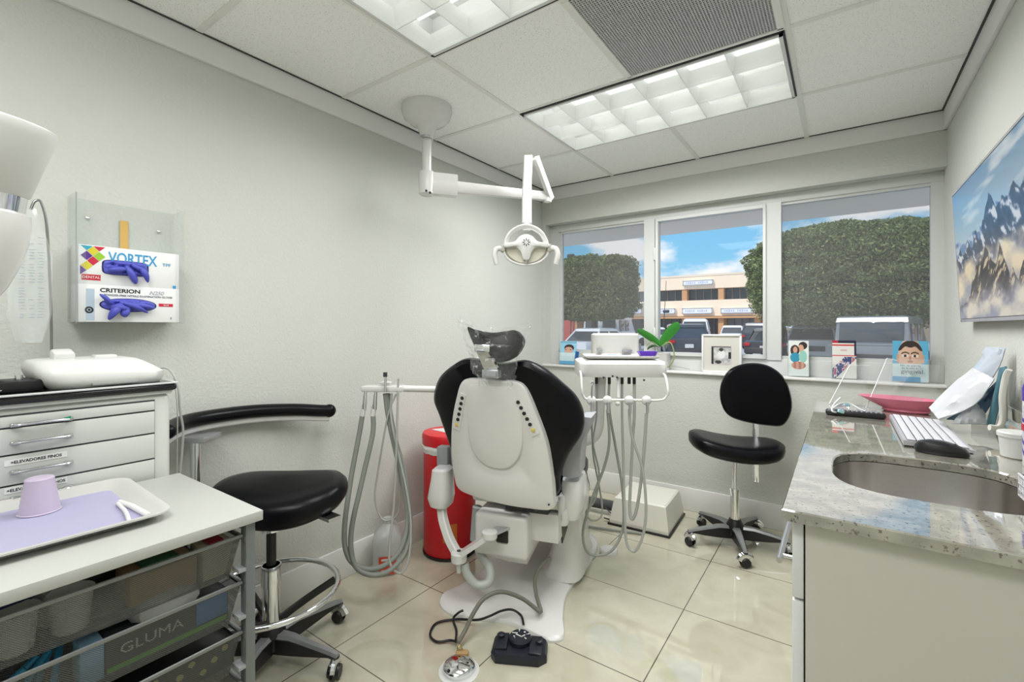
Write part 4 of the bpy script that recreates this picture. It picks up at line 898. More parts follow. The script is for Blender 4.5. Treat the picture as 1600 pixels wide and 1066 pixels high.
MB().box((.02, 0, .014), (.10, .085, .028), rot=(0, 0, .15), bev=.004).box((.03, -.06, .022), (.04, .07, .01), rot=(0, 0, .5), bev=.003).build('base_block', BLK, bx)
MB().cyl((.03, .01, .028), (.03, .01, .04), .008).build('bolt', CHROME, bx)
t2 = thing('instrument_tray', 'small steel tray raised above the black cabinet top at the left picture edge', 'tray', (-1.74, .15, CT), 0)
MB().box((0, -.02, .052), (.15, .18, .004), bev=.0015).build('plate', CHROME, t2)
for x in (-.06, .06): MB().cyl((x, .05, 0), (x, .05, .05), .005).build('leg', CHROME, t2)
MB().cyl((-.0, -.02, .0), (0, -.02, .052), .02).build('support', DKGREY, t2)
p2 = thing('saucer', 'white oval dish on the cabinet top at the left picture edge', 'dish', (-1.665, .165, CT) , 0)
MB().lathe([(.03, 0), (.045, .003), (.05, .008), (.048, .009), (.03, .004)], seg=36).build('body', WHITE, p2)
# cable down the cabinet's side
cab = thing('appliance_cable', 'thin grey cable hanging down beside the white dental cabinet', 'cable', (0, 0, 0))
pth = [(250, 575, -1.74), (262, 576, -1.72), (272, 588, -1.70), (279, 610, -1.69), (281, 640, -1.69), (286, 670, -1.70), (285, 700, -1.71), (281, 740, -1.72)]
MB().tube([onX(x, y, X) for x, y, X in pth], .0032, 8, 6).tube([onX(x, y, -1.75) for x, y in ((272, 590), (277, 640), (277, 700), (276, 745))], .0018, 6, 4).build('wire', GREYL, cab)
# hook stand with hanging pouch
hk = thing('hook_stand', 'thin chrome rod with a bent hook holding a clear bag, left of the glove boxes', 'stand', (0, 0, 0))
XH = -1.80
hkp = [onX(48, 328, XH), onX(53, 316, XH), onX(60, 313, XH), onX(65, 318, XH), onX(72, 345, XH), onX(76, 400, XH), onX(80, 500, XH), Vector((XH, onX(81, 560, XH).y, CT))]
MB().tube(hkp, .0032, 10, 5).build('rod', mat('dull_steel', (.30, .30, .30), .3, 1), hk)
MB().lathe([(.03, 0), (.03, .006), (.008, .008)], hkp[-1], seg=24).build('foot', CHROME, hk)
hb2 = thing('fluid_bag', 'clear printed plastic bag hanging from the chrome hook', 'bag', (0, 0, 0))
def bp(x, y, w_): return onX(x, y, XH + .02 + w_)
gr_ = []
for i in range(15):
    y = 326 + i * 15; r_ = []; half = 8 + 26 * min(1, i / 5) if i < 12 else 30 - (i - 12) * 5; cxp = 50 - i * .3
    for k in range(9):
        t = k / 8 * 2 - 1; r_.append(bp(cxp + t * half, y, .012 * (1 - t * t) + .006 * noise.noise(Vector((i * .6, k * .8, 0)))))
    gr_.append(r_)
MB().sheet(gr_).build('film', clear('bag_clear', (.95, .97, .97), .22, .1, .06), hb2)
gr_ = [[Vector(p) + Vector((-.02, 0, 0)) for p in r_] for r_ in gr_]
MB().sheet(gr_).build('film', MATS['bag_clear'], hb2)
tl = MB(); INK = mat('bag_ink', (.30, .36, .42), .6)
for i in range(28):
    y = 372 + i * 4.6
    if i in (3, 16): continue
    for k in range(3):
        if random.random() < .15: continue
        a = bp(28 + k * 15 + random.random() * 3, y, .017); b_ = bp(40 + k * 15 - random.random() * 3, y, .017)
        tl.box((a + b_) / 2, (.0006, (b_ - a).length * .92, .0016))
tl.build('fine_print', INK, hb2, False)
# ================================================================== device head at the left picture edge
xh = thing('x_ray_head', 'large white tapered device head with a chrome band at the left picture edge', 'device', (0, 0, 0))
d0 = .80; top = D(-12, 183, d0); bot = D(-62, 470, d0); ax = (top - bot).normalized(); Lx = (top - bot).length; s1 = d0 / _f
MB().lathe([(70 * s1, 0), (74 * s1, -.002), (75 * s1, -.006), (74 * s1, -.02), (56 * s1, -112 * s1), (54 * s1, -114 * s1), (40 * s1, -114 * s1)], top, ax, seg=64).build('cone', PLAST, xh)
MB().lathe([(53 * s1, -113 * s1), (53 * s1, -140 * s1)], top, ax, seg=64).build('chrome_band', CHROME, xh)
MB().lathe([(52 * s1, -138 * s1), (60 * s1, -142 * s1), (63 * s1, -155 * s1), (63 * s1, -190 * s1), (58 * s1, -225 * s1), (48 * s1, -262 * s1), (32 * s1, -295 * s1), (8 * s1, -312 * s1)], top, ax, seg=64).build('lower_body', WHITE, xh)
MB().tube([top + ax * -.25 - Vector((.0, .0, 0)), top + ax * -.25 + Vector((-.15, -.30, .05)), Vector((-1.6, -.5, 1.4)), Vector((XL, -.55, 1.4))], .03, 14, 6).build('support_arm', WHITE, xh)
# ================================================================== glove box holder
ghX = XL; GX = XL + .085
gh = thing('glove_box_holder', 'clear acrylic glove box holder screwed to the left wall', 'holder', (0, -.02, -.004))
y0 = .425; y1 = .712; z0 = 1.268; z1 = 1.672
ac = MB(); ac.box2((XL + .001, y0, z0), (XL + .004, y1, z1)); ac.box2((XL + .001, y0 - .003, z0), (GX + .012, y0, z1)).box2((XL + .001, y1, z0), (GX + .012, y1 + .003, z1))
ac.box2((GX + .009, y0, z0), (GX + .012, y0 + .022, z1)).box2((GX + .009, y1 - .022, z0), (GX + .012, y1, z1)).box2((XL + .001, y0, z0 - .003), (GX + .012, y1, z0))
ac.build('acrylic_shell', clear('acrylic_panel', (.975, .985, .985), .035, .05, .01), gh, False)
MB().box2((GX + .0115, y0 - .003, z0), (GX + .0128, y0, z1)).build('acrylic_edge', mat('acrylic_edge', (.33, .36, .36), .2), gh, False)
for y, z in ((y0 + .045, 1.612), (y1 - .045, 1.60)): MB().lathe([(.005, 0), (.005, .003), (.002, .005)], (XL + .004, y, z), (1, 0, 0), seg=12).build('screw', CHROME, gh)
tpz = MB().box2((XL + .0045, .555, 1.505), (XL + .006, .578, 1.62)).build('masking_tape', mat('masking_tape', (.62, .40, .12), .7), gh, False)
NIT = mat('blue_nitrile', (.085, .095, .50), .45)
CB = mat('box_card', (.80, .81, .80), .45)
def gbox(label, za, zb, yr=y1 - .012, gap=0):
    t = thing('glove_box', label, 'glove box', (0, -.02, -.006 if zb > 1.45 else -.004), 0, None)
    MB().box2((XL + .006 + gap, y0 + .004, za), (GX + .006, yr, zb), .0015).build('carton', CB, t); return t
Xf = GX + .0065
def fbox(par, nm, y, z, wy, wz, m_, rot=0, d_=0): 
    return MB().box((Xf + d_, y, z), (.0006, wy, wz), rot=(rot, 0, 0)).build(nm, m_, par, False)
g1 = gbox('white glove box with coloured diamonds and blue lettering, upper one in the wall holder', 1.3905, 1.515)
g2 = gbox('white glove box with black lettering, lower one in the wall holder', 1.270, 1.390)
def gy(x): return onX(x, 440, Xf).y
ds = .0155
cols = {'teal': (.02, .38, .52), 'red': (.55, .02, .05), 'yel': (.65, .58, .03), 'pur': (.10, .03, .25), 'lime': (.30, .55, .03)}
for (i, j, c_, half) in ((0, 0, 'teal', 1), (2, 0, 'red', 1), (1, 1, 'yel', 0), (0, 2, 'pur', 0), (2, 2, 'lime', 0), (1, 3, 'red', 0), (0, 4, 'yel', 0), (-1, 5, 'pur', 0)):
    y = y0 + .024 + i * ds; z = 1.512 - j * ds
    pts = [(-ds, 0), (0, -ds), (ds, 0)] if half else [(-ds, 0), (0, -ds), (ds, 0), (0, ds)]
    if i == -1: pts = [(0, -ds), (ds, 0), (0, ds)]
    MB().prism([(a * .93, b_ * .93) for a, b_ in pts], MX((Xf, y, z), (0, 1, 0), (0, 0, 1)), .0006).build('diamond_print', mat('print_' + c_, cols[c_], .5), g1, False)
TEAL = mat('print_blue', (.05, .33, .60), .5)
text('VORTEX', .050, (Xf, .568, 1.480), (0, 1, 0), (0, 0, 1), TEAL, g1, 'lettering', sx=.68, bold=.012); text('TPF', .016, (Xf, .662, 1.472), (0, 1, 0), (0, 0, 1), TEAL, g1, 'small_lettering')
fbox(g1, 'red_badge', .460, 1.413, .046, .018, mat('print_red', (.55, .03, .05), .5)); text('DENTAL', .0115, (Xf + .0006, .460, 1.413), (0, 1, 0), (0, 0, 1), CB, g1, 'badge_lettering')
fbox(g1, 'blue_square', .685, 1.397, .01, .01, TEAL)
def gloves(par, cy, cz, hw_, hh_, lobes, rnd):
    ol = [(cy + hw_ * math.copysign(abs(math.cos(a)) ** (2 / rnd), math.cos(a)), cz + hh_ * math.copysign(abs(math.sin(a)) ** (2 / rnd), math.sin(a))) for a in [k * PI / 14 for k in range(28)]]
    M_ = MX((Xf - .001, 0, 0), (0, 1, 0), (0, 0, 1))
    op_ = MB(); op_.pillow(ol, [(1.02, 0), (1.02, .0012)], M=M_, sm=0); op_.build('box_opening', mat('deep_blue_shadow', (.012, .012, .09), .6), par)
    m = MB(); g_ = []
    for i in range(45):
        a = i / 44 * 2 - 1; r_ = []
        for k in range(21):
            b_ = k / 20 * 2 - 1; e = (1 - abs(a) ** rnd) ** (1 / rnd) if abs(a) < 1 else 0; y = cy + a * hw_ * .97; zz = cz + b_ * hh_ * e * .94
            nn_ = noise.noise(Vector((y * 45, zz * 110, 3.3))); n2_ = noise.noise(Vector((y * 160 + zz * 60, zz * 60, 8)))
            r_.append((Xf + .001 + max(0, 1 - abs(a) ** 4) * max(0, 1 - abs(b_) ** 4) * (.007 + .012 * nn_ + .005 * n2_), y, zz))
        g_.append(r_)
    m.sheet(g_)
    for pts, r in lobes: m.tube([(Xf + x, y, z) for x, y, z in pts], (lambda r: lambda t: r * 1.05 * math.sin(PI * min(.97, t * .78 + .16)) + .0005)(r), 12, 7, flat=.8)
    return m.build('bunched_gloves', NIT, par)
gloves(g1, .548, 1.450, .061, .024, [([(.012, .545, 1.455), (.018, .556, 1.435), (.012, .568, 1.412), (.008, .572, 1.400)], .012), ([(.012, .582, 1.455), (.018, .595, 1.435), (.010, .605, 1.408)], .011), ([(.012, .500, 1.440), (.016, .525, 1.443), (.012, .55, 1.446)], .011), ([(.012, .56, 1.462), (.014, .578, 1.452), (.012, .60, 1.446)], .009)], 5)
text('CRITERION', .018, (Xf, .534, 1.372), (0, 1, 0), (0, 0, 1), BLK, g2, 'lettering', sx=1.15, bold=.02); text('N250', .018, (Xf, .632, 1.370), (0, 1, 0), (0, 0, 1), mat('print_grey', (.45, .48, .52), .5), g2, 'silver_lettering', shear=.3, bold=.02)
text('POWDER-FREE NITRILE EXAMINATION GLOVES', .0090, (Xf, .585, 1.357), (0, 1, 0), (0, 0, 1), mat('print_slate', (.15, .16, .2), .5), g2, 'small_lettering', sx=.98)
fbox(g2, 'red_badge', .660, 1.330, .042, .0105, MATS['print_red']); text('Small', .0075, (Xf + .0006, .660, 1.330), (0, 1, 0), (0, 0, 1), CB, g2, 'badge_lettering')
fbox(g2, 'pale_band', .458, 1.325, .020, .10, mat('print_pale_blue', (.45, .55, .65), .5))
MB().lathe([(.006, 0), (.0105, 0), (.0105, .0006), (.006, .0006)], (Xf + .0005, .455, 1.308), (1, 0, 0), seg=20, cap=False).lathe([(.0035, .0), (.0035, .0007)], (Xf + .0005, .455, 1.308), (1, 0, 0)).build('round_mark', BLK, g2)
gloves(g2, .556, 1.326, .075, .022, [([(.012, 0.508, 1.328), (.016, 0.493, 1.345), (.012, 0.478, 1.358)], .0075), ([(.014, 0.533, 1.33), (.022, 0.513, 1.305), (.012, 0.500, 1.278)], .013), ([(.014, 0.548, 1.325), (.02, 0.540, 1.300), (.012, 0.544, 1.288)], .012), ([(.014, 0.528, 1.335), (.022, 0.568, 1.322), (.014, 0.603, 1.302)], .010), ([(.014, 0.558, 1.33), (.02, 0.588, 1.325), (.014, 0.623, 1.318)], .010), ([(.012, 0.508, 1.318), (.024, 0.528, 1.318), (.016, 0.553, 1.308)], .011)], 2.2)
text('2', .010, (Xf, .675, 1.284), (0, 1, 0), (0, 0, 1), DKGREY, g2, 'small_lettering')
# ================================================================== counter on the right
CX0, CY0, CY1, CZ = -.095, 1.035, 2.62, .90
SKX0, SKX1, SKY0, SKY1 = -.018, .345, 1.245, 1.635
gm = bpy.data.materials.new('speckled_granite'); gm.use_nodes = True
n = gm.node_tree.nodes; l = gm.node_tree.links; b = n['Principled BSDF']; tc = n.new('ShaderNodeTexCoord')
def gn(sc_, det, p0, p1, c0, c1):
    t = n.new('ShaderNodeTexNoise'); t.inputs['Scale'].default_value = sc_; t.inputs['Detail'].default_value = det; l.new(tc.outputs['Object'], t.inputs['Vector'])
    r = n.new('ShaderNodeValToRGB'); r.color_ramp.elements[0].position = p0; r.color_ramp.elements[1].position = p1; r.color_ramp.elements[0].color = (*c0, 1); r.color_ramp.elements[1].color = (*c1, 1); l.new(t.outputs['Fac'], r.inputs[0]); return r.outputs[0]
A_ = gn(22, 6, .35, .65, (.25, .24, .20), (.43, .41, .345)); B_ = gn(130, 3, .34, .40, (.30, .25, .20), (1, 1, 1)); C_ = gn(55, 4, .66, .72, (1, 1, 1), (.62, .50, .36))
def mul(a, b_):
    m = n.new('ShaderNodeMix'); m.data_type = 'RGBA'; m.blend_type = 'MULTIPLY'; m.inputs[0].default_value = 1; l.new(a, m.inputs[6]); l.new(b_, m.inputs[7]); return m.outputs[2]
l.new(mul(mul(A_, B_), C_), b.inputs['Base Color']); b.inputs['Roughness'].default_value = .05; b.inputs['Specular IOR Level'].default_value = 1.0; b.inputs['Coat Weight'].default_value = 1.0; b.inputs['Coat IOR'].default_value = 1.9; b.inputs['Coat Roughness'].default_value = .02
ct = thing('countertop', 'speckled green-grey granite worktop with an oval sink cut-out along the right wall', 'countertop', (0, 0, 0))
# slab with a rounded hole
def sinkring(z, k=0.0, N=48):
    cx, cy = (SKX0 + SKX1) / 2, (SKY0 + SKY1) / 2; hx, hy = (SKX1 - SKX0) / 2 - k, (SKY1 - SKY0) / 2 - k; r = []
    for i in range(N):
        a = 2 * PI * i / N; c, s_ = math.cos(a), math.sin(a)
        r.append(Vector((cx + hx * math.copysign(abs(c) ** .62, c), cy + hy * math.copysign(abs(s_) ** .62, s_), z)))
    return r
def rectring(z, N=48, e=0):
    cx, cy = (SKX0 + SKX1) / 2, (SKY0 + SKY1) / 2; X0, X1, Y0_2, Y1_2 = CX0 + e, XR - e, CY0 + e, 1.9; r = []
    for i in range(N):
        a = 2 * PI * i / N; c, s_ = math.cos(a), math.sin(a); ts = []
        if c > 1e-6: ts.append((X1 - cx) / c)
        if c < -1e-6: ts.append((X0 - cx) / c)
        if s_ > 1e-6: ts.append((Y1_2 - cy) / s_)
        if s_ < -1e-6: ts.append((Y0_2 - cy) / s_)
        t = min(ts); r.append(Vector((cx + c * t, cy + s_ * t, z)))
    for X in (X0, X1):
        for Y in (Y0_2, Y1_2):
            k = min(range(N), key=lambda i: (r[i] - Vector((X, Y, z))).length); r[k] = Vector((X, Y, z))
    return r
m = MB(); th = .022
m.loft([rectring(CZ - th), rectring(CZ - .003), rectring(CZ, e=.002), sinkring(CZ, -.003), sinkring(CZ - .003), sinkring(CZ - th)], cap=False)
v0 = rectring(CZ - th); v1 = sinkring(CZ - th); m.loft([v0, v1], cap=False)
m.box2((CX0, 1.8995, CZ - th), (XR, CY1, CZ), 0)
m.build('slab', gm, ct, False)
MB().box2((XR - .022, CY0, CZ), (XR, CY1, CZ + .10), .002).build('backsplash', gm, ct)
skm = bpy.data.materials.new('brushed_sink_steel'); skm.use_nodes = True; b = skm.node_tree.nodes['Principled BSDF']; b.inputs['Metallic'].default_value = 1; b.inputs['Base Color'].default_value = (.66, .63, .60, 1); b.inputs['Roughness'].default_value = .24
s = MB(); s.loft([sinkring(CZ - th, -.004), sinkring(CZ - th - .002, .0), sinkring(CZ - .12, .006), sinkring(CZ - .165, .016), sinkring(CZ - .185, .04), sinkring(CZ - .19, .10)], cap=False)
fl_ = sinkring(CZ - .19, .10); s.b.faces.new([s.b.verts.new(p) for p in fl_])
s.build('sink_bowl', skm, ct)
MB().lathe([(.04, 0), (.04, .003), (.02, .002)], (.165, 1.44, CZ - .19), seg=24).build('drain', CHROME, ct)
# base cabinet
bc = thing('base_cabinet', 'beige base cabinet with white drawer fronts under the granite worktop', 'cabinet', (0, 0, 0))
BEI = mat('beige_laminate', (.56, .54, .49), .5); DW = mat('white_drawer_front', (.66, .68, .67), .4)
k_ = MB(); k_.box2((-.057, 1.060, .0), (XR - .002, 1.078, CZ - th)).box2((-.057, 1.078, .0), (-.050, CY1 - .03, .10)).box2((-.057, CY1 - .048, 0), (XR - .002, CY1 - .03, CZ - th)).box2((-.056, 1.078, .10), (XR - .002, CY1 - .048, .118)).box2((XR - .02, 1.078, .118), (XR - .002, CY1 - .048, CZ - th)); k_.build('carcass', BEI, bc, False)
ys_ = [1.062, 1.58, 2.09, CY1 - .032]
for i in range(3):
    ya, yb = ys_[i] + .0015, ys_[i + 1] - .0015
    for nm, za, zb in (('drawer', .722, CZ - th - .004), ('door', .10, .716)):
        dr = MB().box2((-.079, ya, za), (-.060, yb, zb), .002).build(nm, DW, bc)
        zc = .765 if nm == 'drawer' else .62
        hm = MB()
        if nm == 'drawer': hm.cyl((-.106, ya + .05, zc), (-.106, ya + .34, zc), .0058); hm.cyl((-.106, ya + .08, zc), (-.079, ya + .08, zc), .004).cyl((-.106, ya + .31, zc), (-.079, ya + .31, zc), .004)
        else: hm.cyl((-.106, yb - .06, zc - .1), (-.106, yb - .06, zc + .05), .0058); hm.cyl((-.106, yb - .06, zc - .08), (-.079, yb - .06, zc - .08), .004).cyl((-.106, yb - .06, zc + .03), (-.079, yb - .06, zc + .03), .004)
        hm.build('handle', BRUSH, dr)
# ------------------------------------------------------------------ things on the counter
cz = CZ + .0005
def zc2(x, y, h=0): return onZ(x, y, cz + h)
kb = thing('keyboard', 'flat silver and white computer keyboard on the granite worktop', 'keyboard', (.223, 2.025, cz), math.radians(90))
KBW = mat('keyboard_silver', (.52, .52, .56), .35, .3)
MB().loft([[Vector(p) for p in ((-.245, -.075, .002), (.245, -.075, .002), (.245, .075, .004), (-.245, .075, .004))], [Vector(p) for p in ((-.245, -.075, .010), (.245, -.075, .010), (.245, .075, .018), (-.245, .075, .018))]]).build('case', KBW, kb, False)
MB().box((0, 0, .002), (.485, .146, .004)).build('underside', BLK, kb, False)
KEY = mat('key_white', (.70, .70, .75), .4); key0 = None
MB().loft([[Vector(p) for p in ((-.238, -.066, .0105), (.238, -.066, .0105), (.238, .066, .0175), (-.238, .066, .0175))], [Vector(p) for p in ((-.238, -.066, .0112), (.238, -.066, .0112), (.238, .066, .0182), (-.238, .066, .0182))]]).build('key_well', DKGREY, kb, False)
for r in range(6):
    for c_ in range(16):
        x = -.2235 + c_ * .0298; y = -.055 + r * .0222
        if key0 is None:
            key0 = MB().box((0, 0, .002), (.0258, .0185, .004), bev=.001).build('key', KEY, kb); k2_ = key0
        else: k2_ = key0.copy(); C.objects.link(k2_); k2_.parent = kb
        k2_.location = (x, y, .0112 + (y + .066) * .053); k2_.rotation_euler = (.053, 0, 0)
mo = thing('computer_mouse', 'black computer mouse in front of the keyboard', 'mouse', (.222, 1.735, cz), math.radians(-14))
MB().pillow([(-.055, -.0), (-.045, .025), (-.01, .032), (.03, .028), (.055, .015), (.06, 0), (.055, -.015), (.03, -.028), (-.01, -.032), (-.045, -.025)], [(.94, 0), (1, .006), (.98, .016), (.85, .028), (.55, .034), (.2, .0355)], warp=lambda q: Vector((q.x, q.y, q.z * (1 - .35 * max(0, q.x / .06) ** 1.5)))).build('shell', mat('mouse_black', (.01, .01, .012), .3), mo)
MB().cyl((.03, -.004, .0255), (.03, .004, .0255), .006).build('scroll_wheel', DKGREY, mo)
rc_ = thing('remote_control', 'long black remote control with bumpy buttons lying across the far end of the worktop', 'remote control', (.042, 2.26, cz), math.radians(2))
MB().box((0, 0, .011), (.19, .045, .02), bev=.008, seg=3).build('case', BLK, rc_)
bt = None
for i in range(12):
    for j in range(3):
        if bt is None: bt = MB().ball((0, 0, 0), .004, (1, 1, .8), u=8, v=6).build('button', mat('button_rubber', (.25, .25, .27), .5), rc_); q = bt
        else: q = bt.copy(); C.objects.link(q); q.parent = rc_
        q.location = (-.082 + i * .0148, -.014 + j * .014, .0215)
kt = thing('kidney_dish', 'pink plastic dish on the worktop near the window', 'dish', (.215, 2.50, cz), math.radians(-12))
PK = mat('pink_plastic', (.62, .17, .25), .35)
def el(a, b_, z, sh=0): return [Vector((sh + a * math.cos(t * PI / 20), b_ * math.sin(t * PI / 20), z + .10 * 0)) for t in range(40)]
MB().loft([el(.07, .045, 0), el(.078, .05, .006), el(.075, .048, .012), el(.105, .068, .036, -.015), el(.130, .078, .056, -.03), el(.124, .074, .056, -.03), el(.098, .062, .036, -.015), el(.068, .042, .014)]).build('bowl', PK, kt)
# clear acrylic panels
for k, (x, y, zt_, lab) in enumerate(((-.045, 2.555, 1.075, 'clear leaning acrylic panel on the worktop, the left of two'), (.085, 2.50, 1.115, 'clear leaning acrylic panel on the worktop, the right of two, beside the pink dish'))):
    ap = thing('acrylic_panel', lab, 'acrylic panel', (x, y, cz), math.radians(8), 'clear acrylic panels by the window')
    w_2 = .22 if k else .12; hgt = zt_ - CZ
    MB().loft([[Vector(p) for p in ((0, 0, 0), (w_2, 0, 0), (w_2, .003, 0), (0, .003, 0))], [Vector(p) for p in ((.085, .06, hgt), (w_2 + .04, .06, hgt), (w_2 + .04, .063, hgt), (.085, .063, hgt))]]).build('sheet', clear('acrylic_sheet', (.985, .99, .99), .05, .05, .03), ap, False)
    MB().tube([(0, .0015, .0015), (.085, .0615, hgt)], .0022, 6).tube([(.085, .0615, hgt), (w_2 + .04, .0615, hgt)] if k == 0 else [(.085, .0615, hgt), (.12, .0615, hgt - .01)], .0012, 6).build('polished_edge', mat('bright_acrylic_edge', (.80, .83, .84), .2), ap)
ctb = thing('tubing_pack', 'tangle of clear tubing with pale blue connectors in a clear wrapper behind the black remote', 'tubing', (0, 0, 0))
m_ct = mat('clear_tubing', (.72, .76, .77), .2)
MB().tube([zc2(1313, 622, .055), zc2(1303, 632, .035), zc2(1300, 642, .02), zc2(1312, 645, .01), zc2(1330, 642, .01), zc2(1352, 648, .008), zc2(1368, 650, .006)], .0035, 8, 6).tube([zc2(1300, 640, .02), zc2(1310, 632, .04), zc2(1325, 630, .04), zc2(1345, 640, .02), zc2(1368, 648, .008)], .003, 8, 6).build('tube', m_ct, ctb)
for x, y in ((1323, 633), (1314, 643)): MB().box(zc2(x, y, .022), (.022, .012, .012), rot=(0, .3, .5), bev=.003).build('connector', mat('aqua_plastic', (.35, .62, .66), .4), ctb)
gr_ = [[zc2(1306 + i * 7, 645 - j * 1.5, .004 + .012 * abs(noise.noise(Vector((i * .9, j * .9, 1))))) for j in range(7)] for i in range(10)]
MB().sheet(gr_).build('wrapper', clear('wrapper_film', (.96, .97, .97), .2, .12, .1), ctb)
# pouches leaning on the wall
def strip(name, lab, left, right, m_, back=None, gp='sterilization pouches leaning on the wall', amp=.009):
    """left and right edges as measured points (x, y, distance)"""
    t = thing(name, lab, 'pouch', (0, 0, 0), 0, gp)
    Lp = smoothpts([D(*p) for p in left], 6); Rp = smoothpts([D(*p) for p in right], 6); n_ = min(len(Lp), len(Rp)); g_ = []
    for i in range(n_):
        r_ = []
        for j in range(9):
            v = j / 8; p = Lp[i].lerp(Rp[i], v); r_.append(p + Vector((-.4, -.8, .3)) * (.018 * math.sin(PI * v) * math.sin(PI * i / (n_ - 1)) + amp * noise.noise(Vector((i * .45, v * 9, left[0][0]))))) 
        g_.append(r_)
    MB().sheet(g_).build('front_film', m_, t)
    MB().sheet([[p + Vector((.002, .004, -.002)) for p in r_] for r_ in g_]).build('paper_back', back or mat('pouch_paper', (.62, .66, .70), .6), t); return t
PF = mat('pouch_film', (.50, .55, .62), .12, spec=.9); PFW = mat('pouch_white_film', (.62, .64, .68), .10, spec=.9); PF2 = mat('pouch_blue_film', (.06, .12, .19), .2, spec=.7); PF3 = mat('pouch_teal', (.06, .16, .20), .35)
strip('sterilization_pouch', 'tallest glossy sterilization pouch leaning up the right wall', [(1500, 600, 1.60), (1525, 570, 1.60), (1540, 542, 1.57)], [(1535, 612, 1.53), (1560, 575, 1.50), (1571, 543, 1.49)], PF)
strip('sterilization_pouch', 'bright shiny sterilization pouch sloping down toward the pink dish', [(1451, 637, 1.64), (1485, 603, 1.60), (1520, 575, 1.56)], [(1466, 655, 1.56), (1520, 634, 1.50), (1554, 592, 1.47)], PFW)
strip('sterilization_pouch', 'dark blue sterilization pouch showing below the bright shiny pouch', [(1478, 655, 1.60), (1520, 632, 1.55), (1556, 596, 1.50)], [(1510, 658, 1.545), (1535, 650, 1.52), (1562, 606, 1.48)], PF2, PF2)
strip('sterilization_pouch', 'pale see-through pouch standing like a tent above the keyboard corner', [(1486, 662, 1.535), (1505, 642, 1.54), (1524, 626, 1.545)], [(1541, 663, 1.50), (1538, 645, 1.51), (1530, 627, 1.53)], mat('pouch_pale', (.55, .58, .60), .15))
strip('sterilization_pouch', 'teal pouch standing almost upright beside the white cloth edge', [(1541, 663, 1.50), (1552, 615, 1.48), (1561, 575, 1.47)], [(1553, 666, 1.47), (1565, 618, 1.45), (1573, 572, 1.445)], PF3, PF3, amp=.001)
cl_ = thing('cloth_bag', 'thin white cloth bag edge standing upright against the backsplash beside the pouches', 'bag', (0, 0, 0))
MB().tube([D(1546, 668, 1.44), D(1560, 668, 1.44), D(1567, 655, 1.44), D(1566, 620, 1.44), D(1571, 590, 1.44), D(1577, 578, 1.43)], .006, 8, 6, flat=1.6).build('hem', mat('white_cloth', (.70, .70, .66), .9), cl_)
MB().box(D(1568, 625, 1.47), (.010, .05, .13), bev=.003).build('body', mat('grey_cloth', (.45, .46, .44), .9), cl_)
# containers
tb_ = thing('tub', 'round white lidded plastic tub on the worktop by the backsplash', 'container', (.385, 1.80, cz))
MB().lathe([(.030, 0), (.033, .003), (.037, .055), (.0375, .058)], seg=36).build('body', PLAST, tb_)
MB().lathe([(.040, .056), (.0405, .066), (.038, .069), (.01, .0695)], seg=36).build('lid', PLAST, tb_)
PPL = mat('wipe_purple', (.075, .025, .36), .35)
def canister(x, y, lab, r=.038, h=.19, pur=False):
    t = thing('wipes_canister', lab, 'canister', (x, y, cz), 0); MB().lathe([(r * .96, 0), (r, .004), (r, h * .8), (r * .98, h * .81)], seg=40).build('body', PLAST, t)
    MB().lathe([(r * 1.02, h * .80), (r * 1.03, h * .95), (r * .95, h), (r * .4, h)], seg=40).build('lid', PPL, t)
    lm = MB(); g_ = []
    for i in range(25):
        a = PI * .55 + i / 24 * PI * 1.1; g_.append([(r * 1.006 * math.cos(a), r * 1.006 * math.sin(a), z) for z in (h * .12, h * .3, h * .55, h * .74)])
    lm.sheet(g_).build('label', PPL if pur else mat('wipe_label', (.60, .60, .68), .4), t)
    sw = MB(); 
    for z0_, ph in ((h * .2, 0), (h * .34, .5), (h * .62, 1.1)):
        sw.sheet([[(r * 1.012 * math.cos(a), r * 1.012 * math.sin(a), z0_ + dz_ + .012 * math.sin(3 * a + ph)) for a in [PI * .6 + i * .06 for i in range(52)]] for dz_ in (-.005, .005)])
    sw.build('swirl_print', PLAST if pur else PPL, t); MB().box((-r * 1.01, -.004, h * .48), (.002, .02, .016)).build('red_print', MATS['print_red'], t); return t
canister(.402, 1.70, 'purple and white wipes canister standing at the back by the wall', .03, .205)
canister(.352, 1.345, 'purple and white wipes canister in the wire basket, nearer the camera', .034, .150, True)
wk = thing('wire_basket', 'white woven wire basket holding a purple canister at the right picture edge', 'basket', (.362, 1.31, cz), 0)
wm = MB(); hx, hy, hh = .062, .085, .045
for z in (.002, .015, .028, hh): wm.tube([(-hx, -hy, z), (hx, -hy, z), (hx, hy, z), (-hx, hy, z)], .0022 if z < hh else .003, 6, closed=True)
for s_ in (-1, 1):
    for i in range(11):
        y = -hy + i * 2 * hy / 10; y2 = min(hy, y + .022); wm.tube([(s_ * hx, y, .002), (s_ * hx, y2, hh)], .0018, 5); wm.tube([(s_ * hx, y2, .002), (s_ * hx, y, hh)], .0018, 5)
    for i in range(8):
        x = -hx + i * 2 * hx / 7; x2 = min(hx, x + .018); wm.tube([(x, s_ * hy, .002), (x2, s_ * hy, hh)], .0018, 5); wm.tube([(x2, s_ * hy, .002), (x, s_ * hy, hh)], .0018, 5)
for i in range(7): x = -hx + i * 2 * hx / 6; wm.tube([(x, -hy, .002), (x, hy, .002)], .0018, 5)
wm.build('wire_frame', mat('white_wire', (.68, .68, .70), .35), wk)
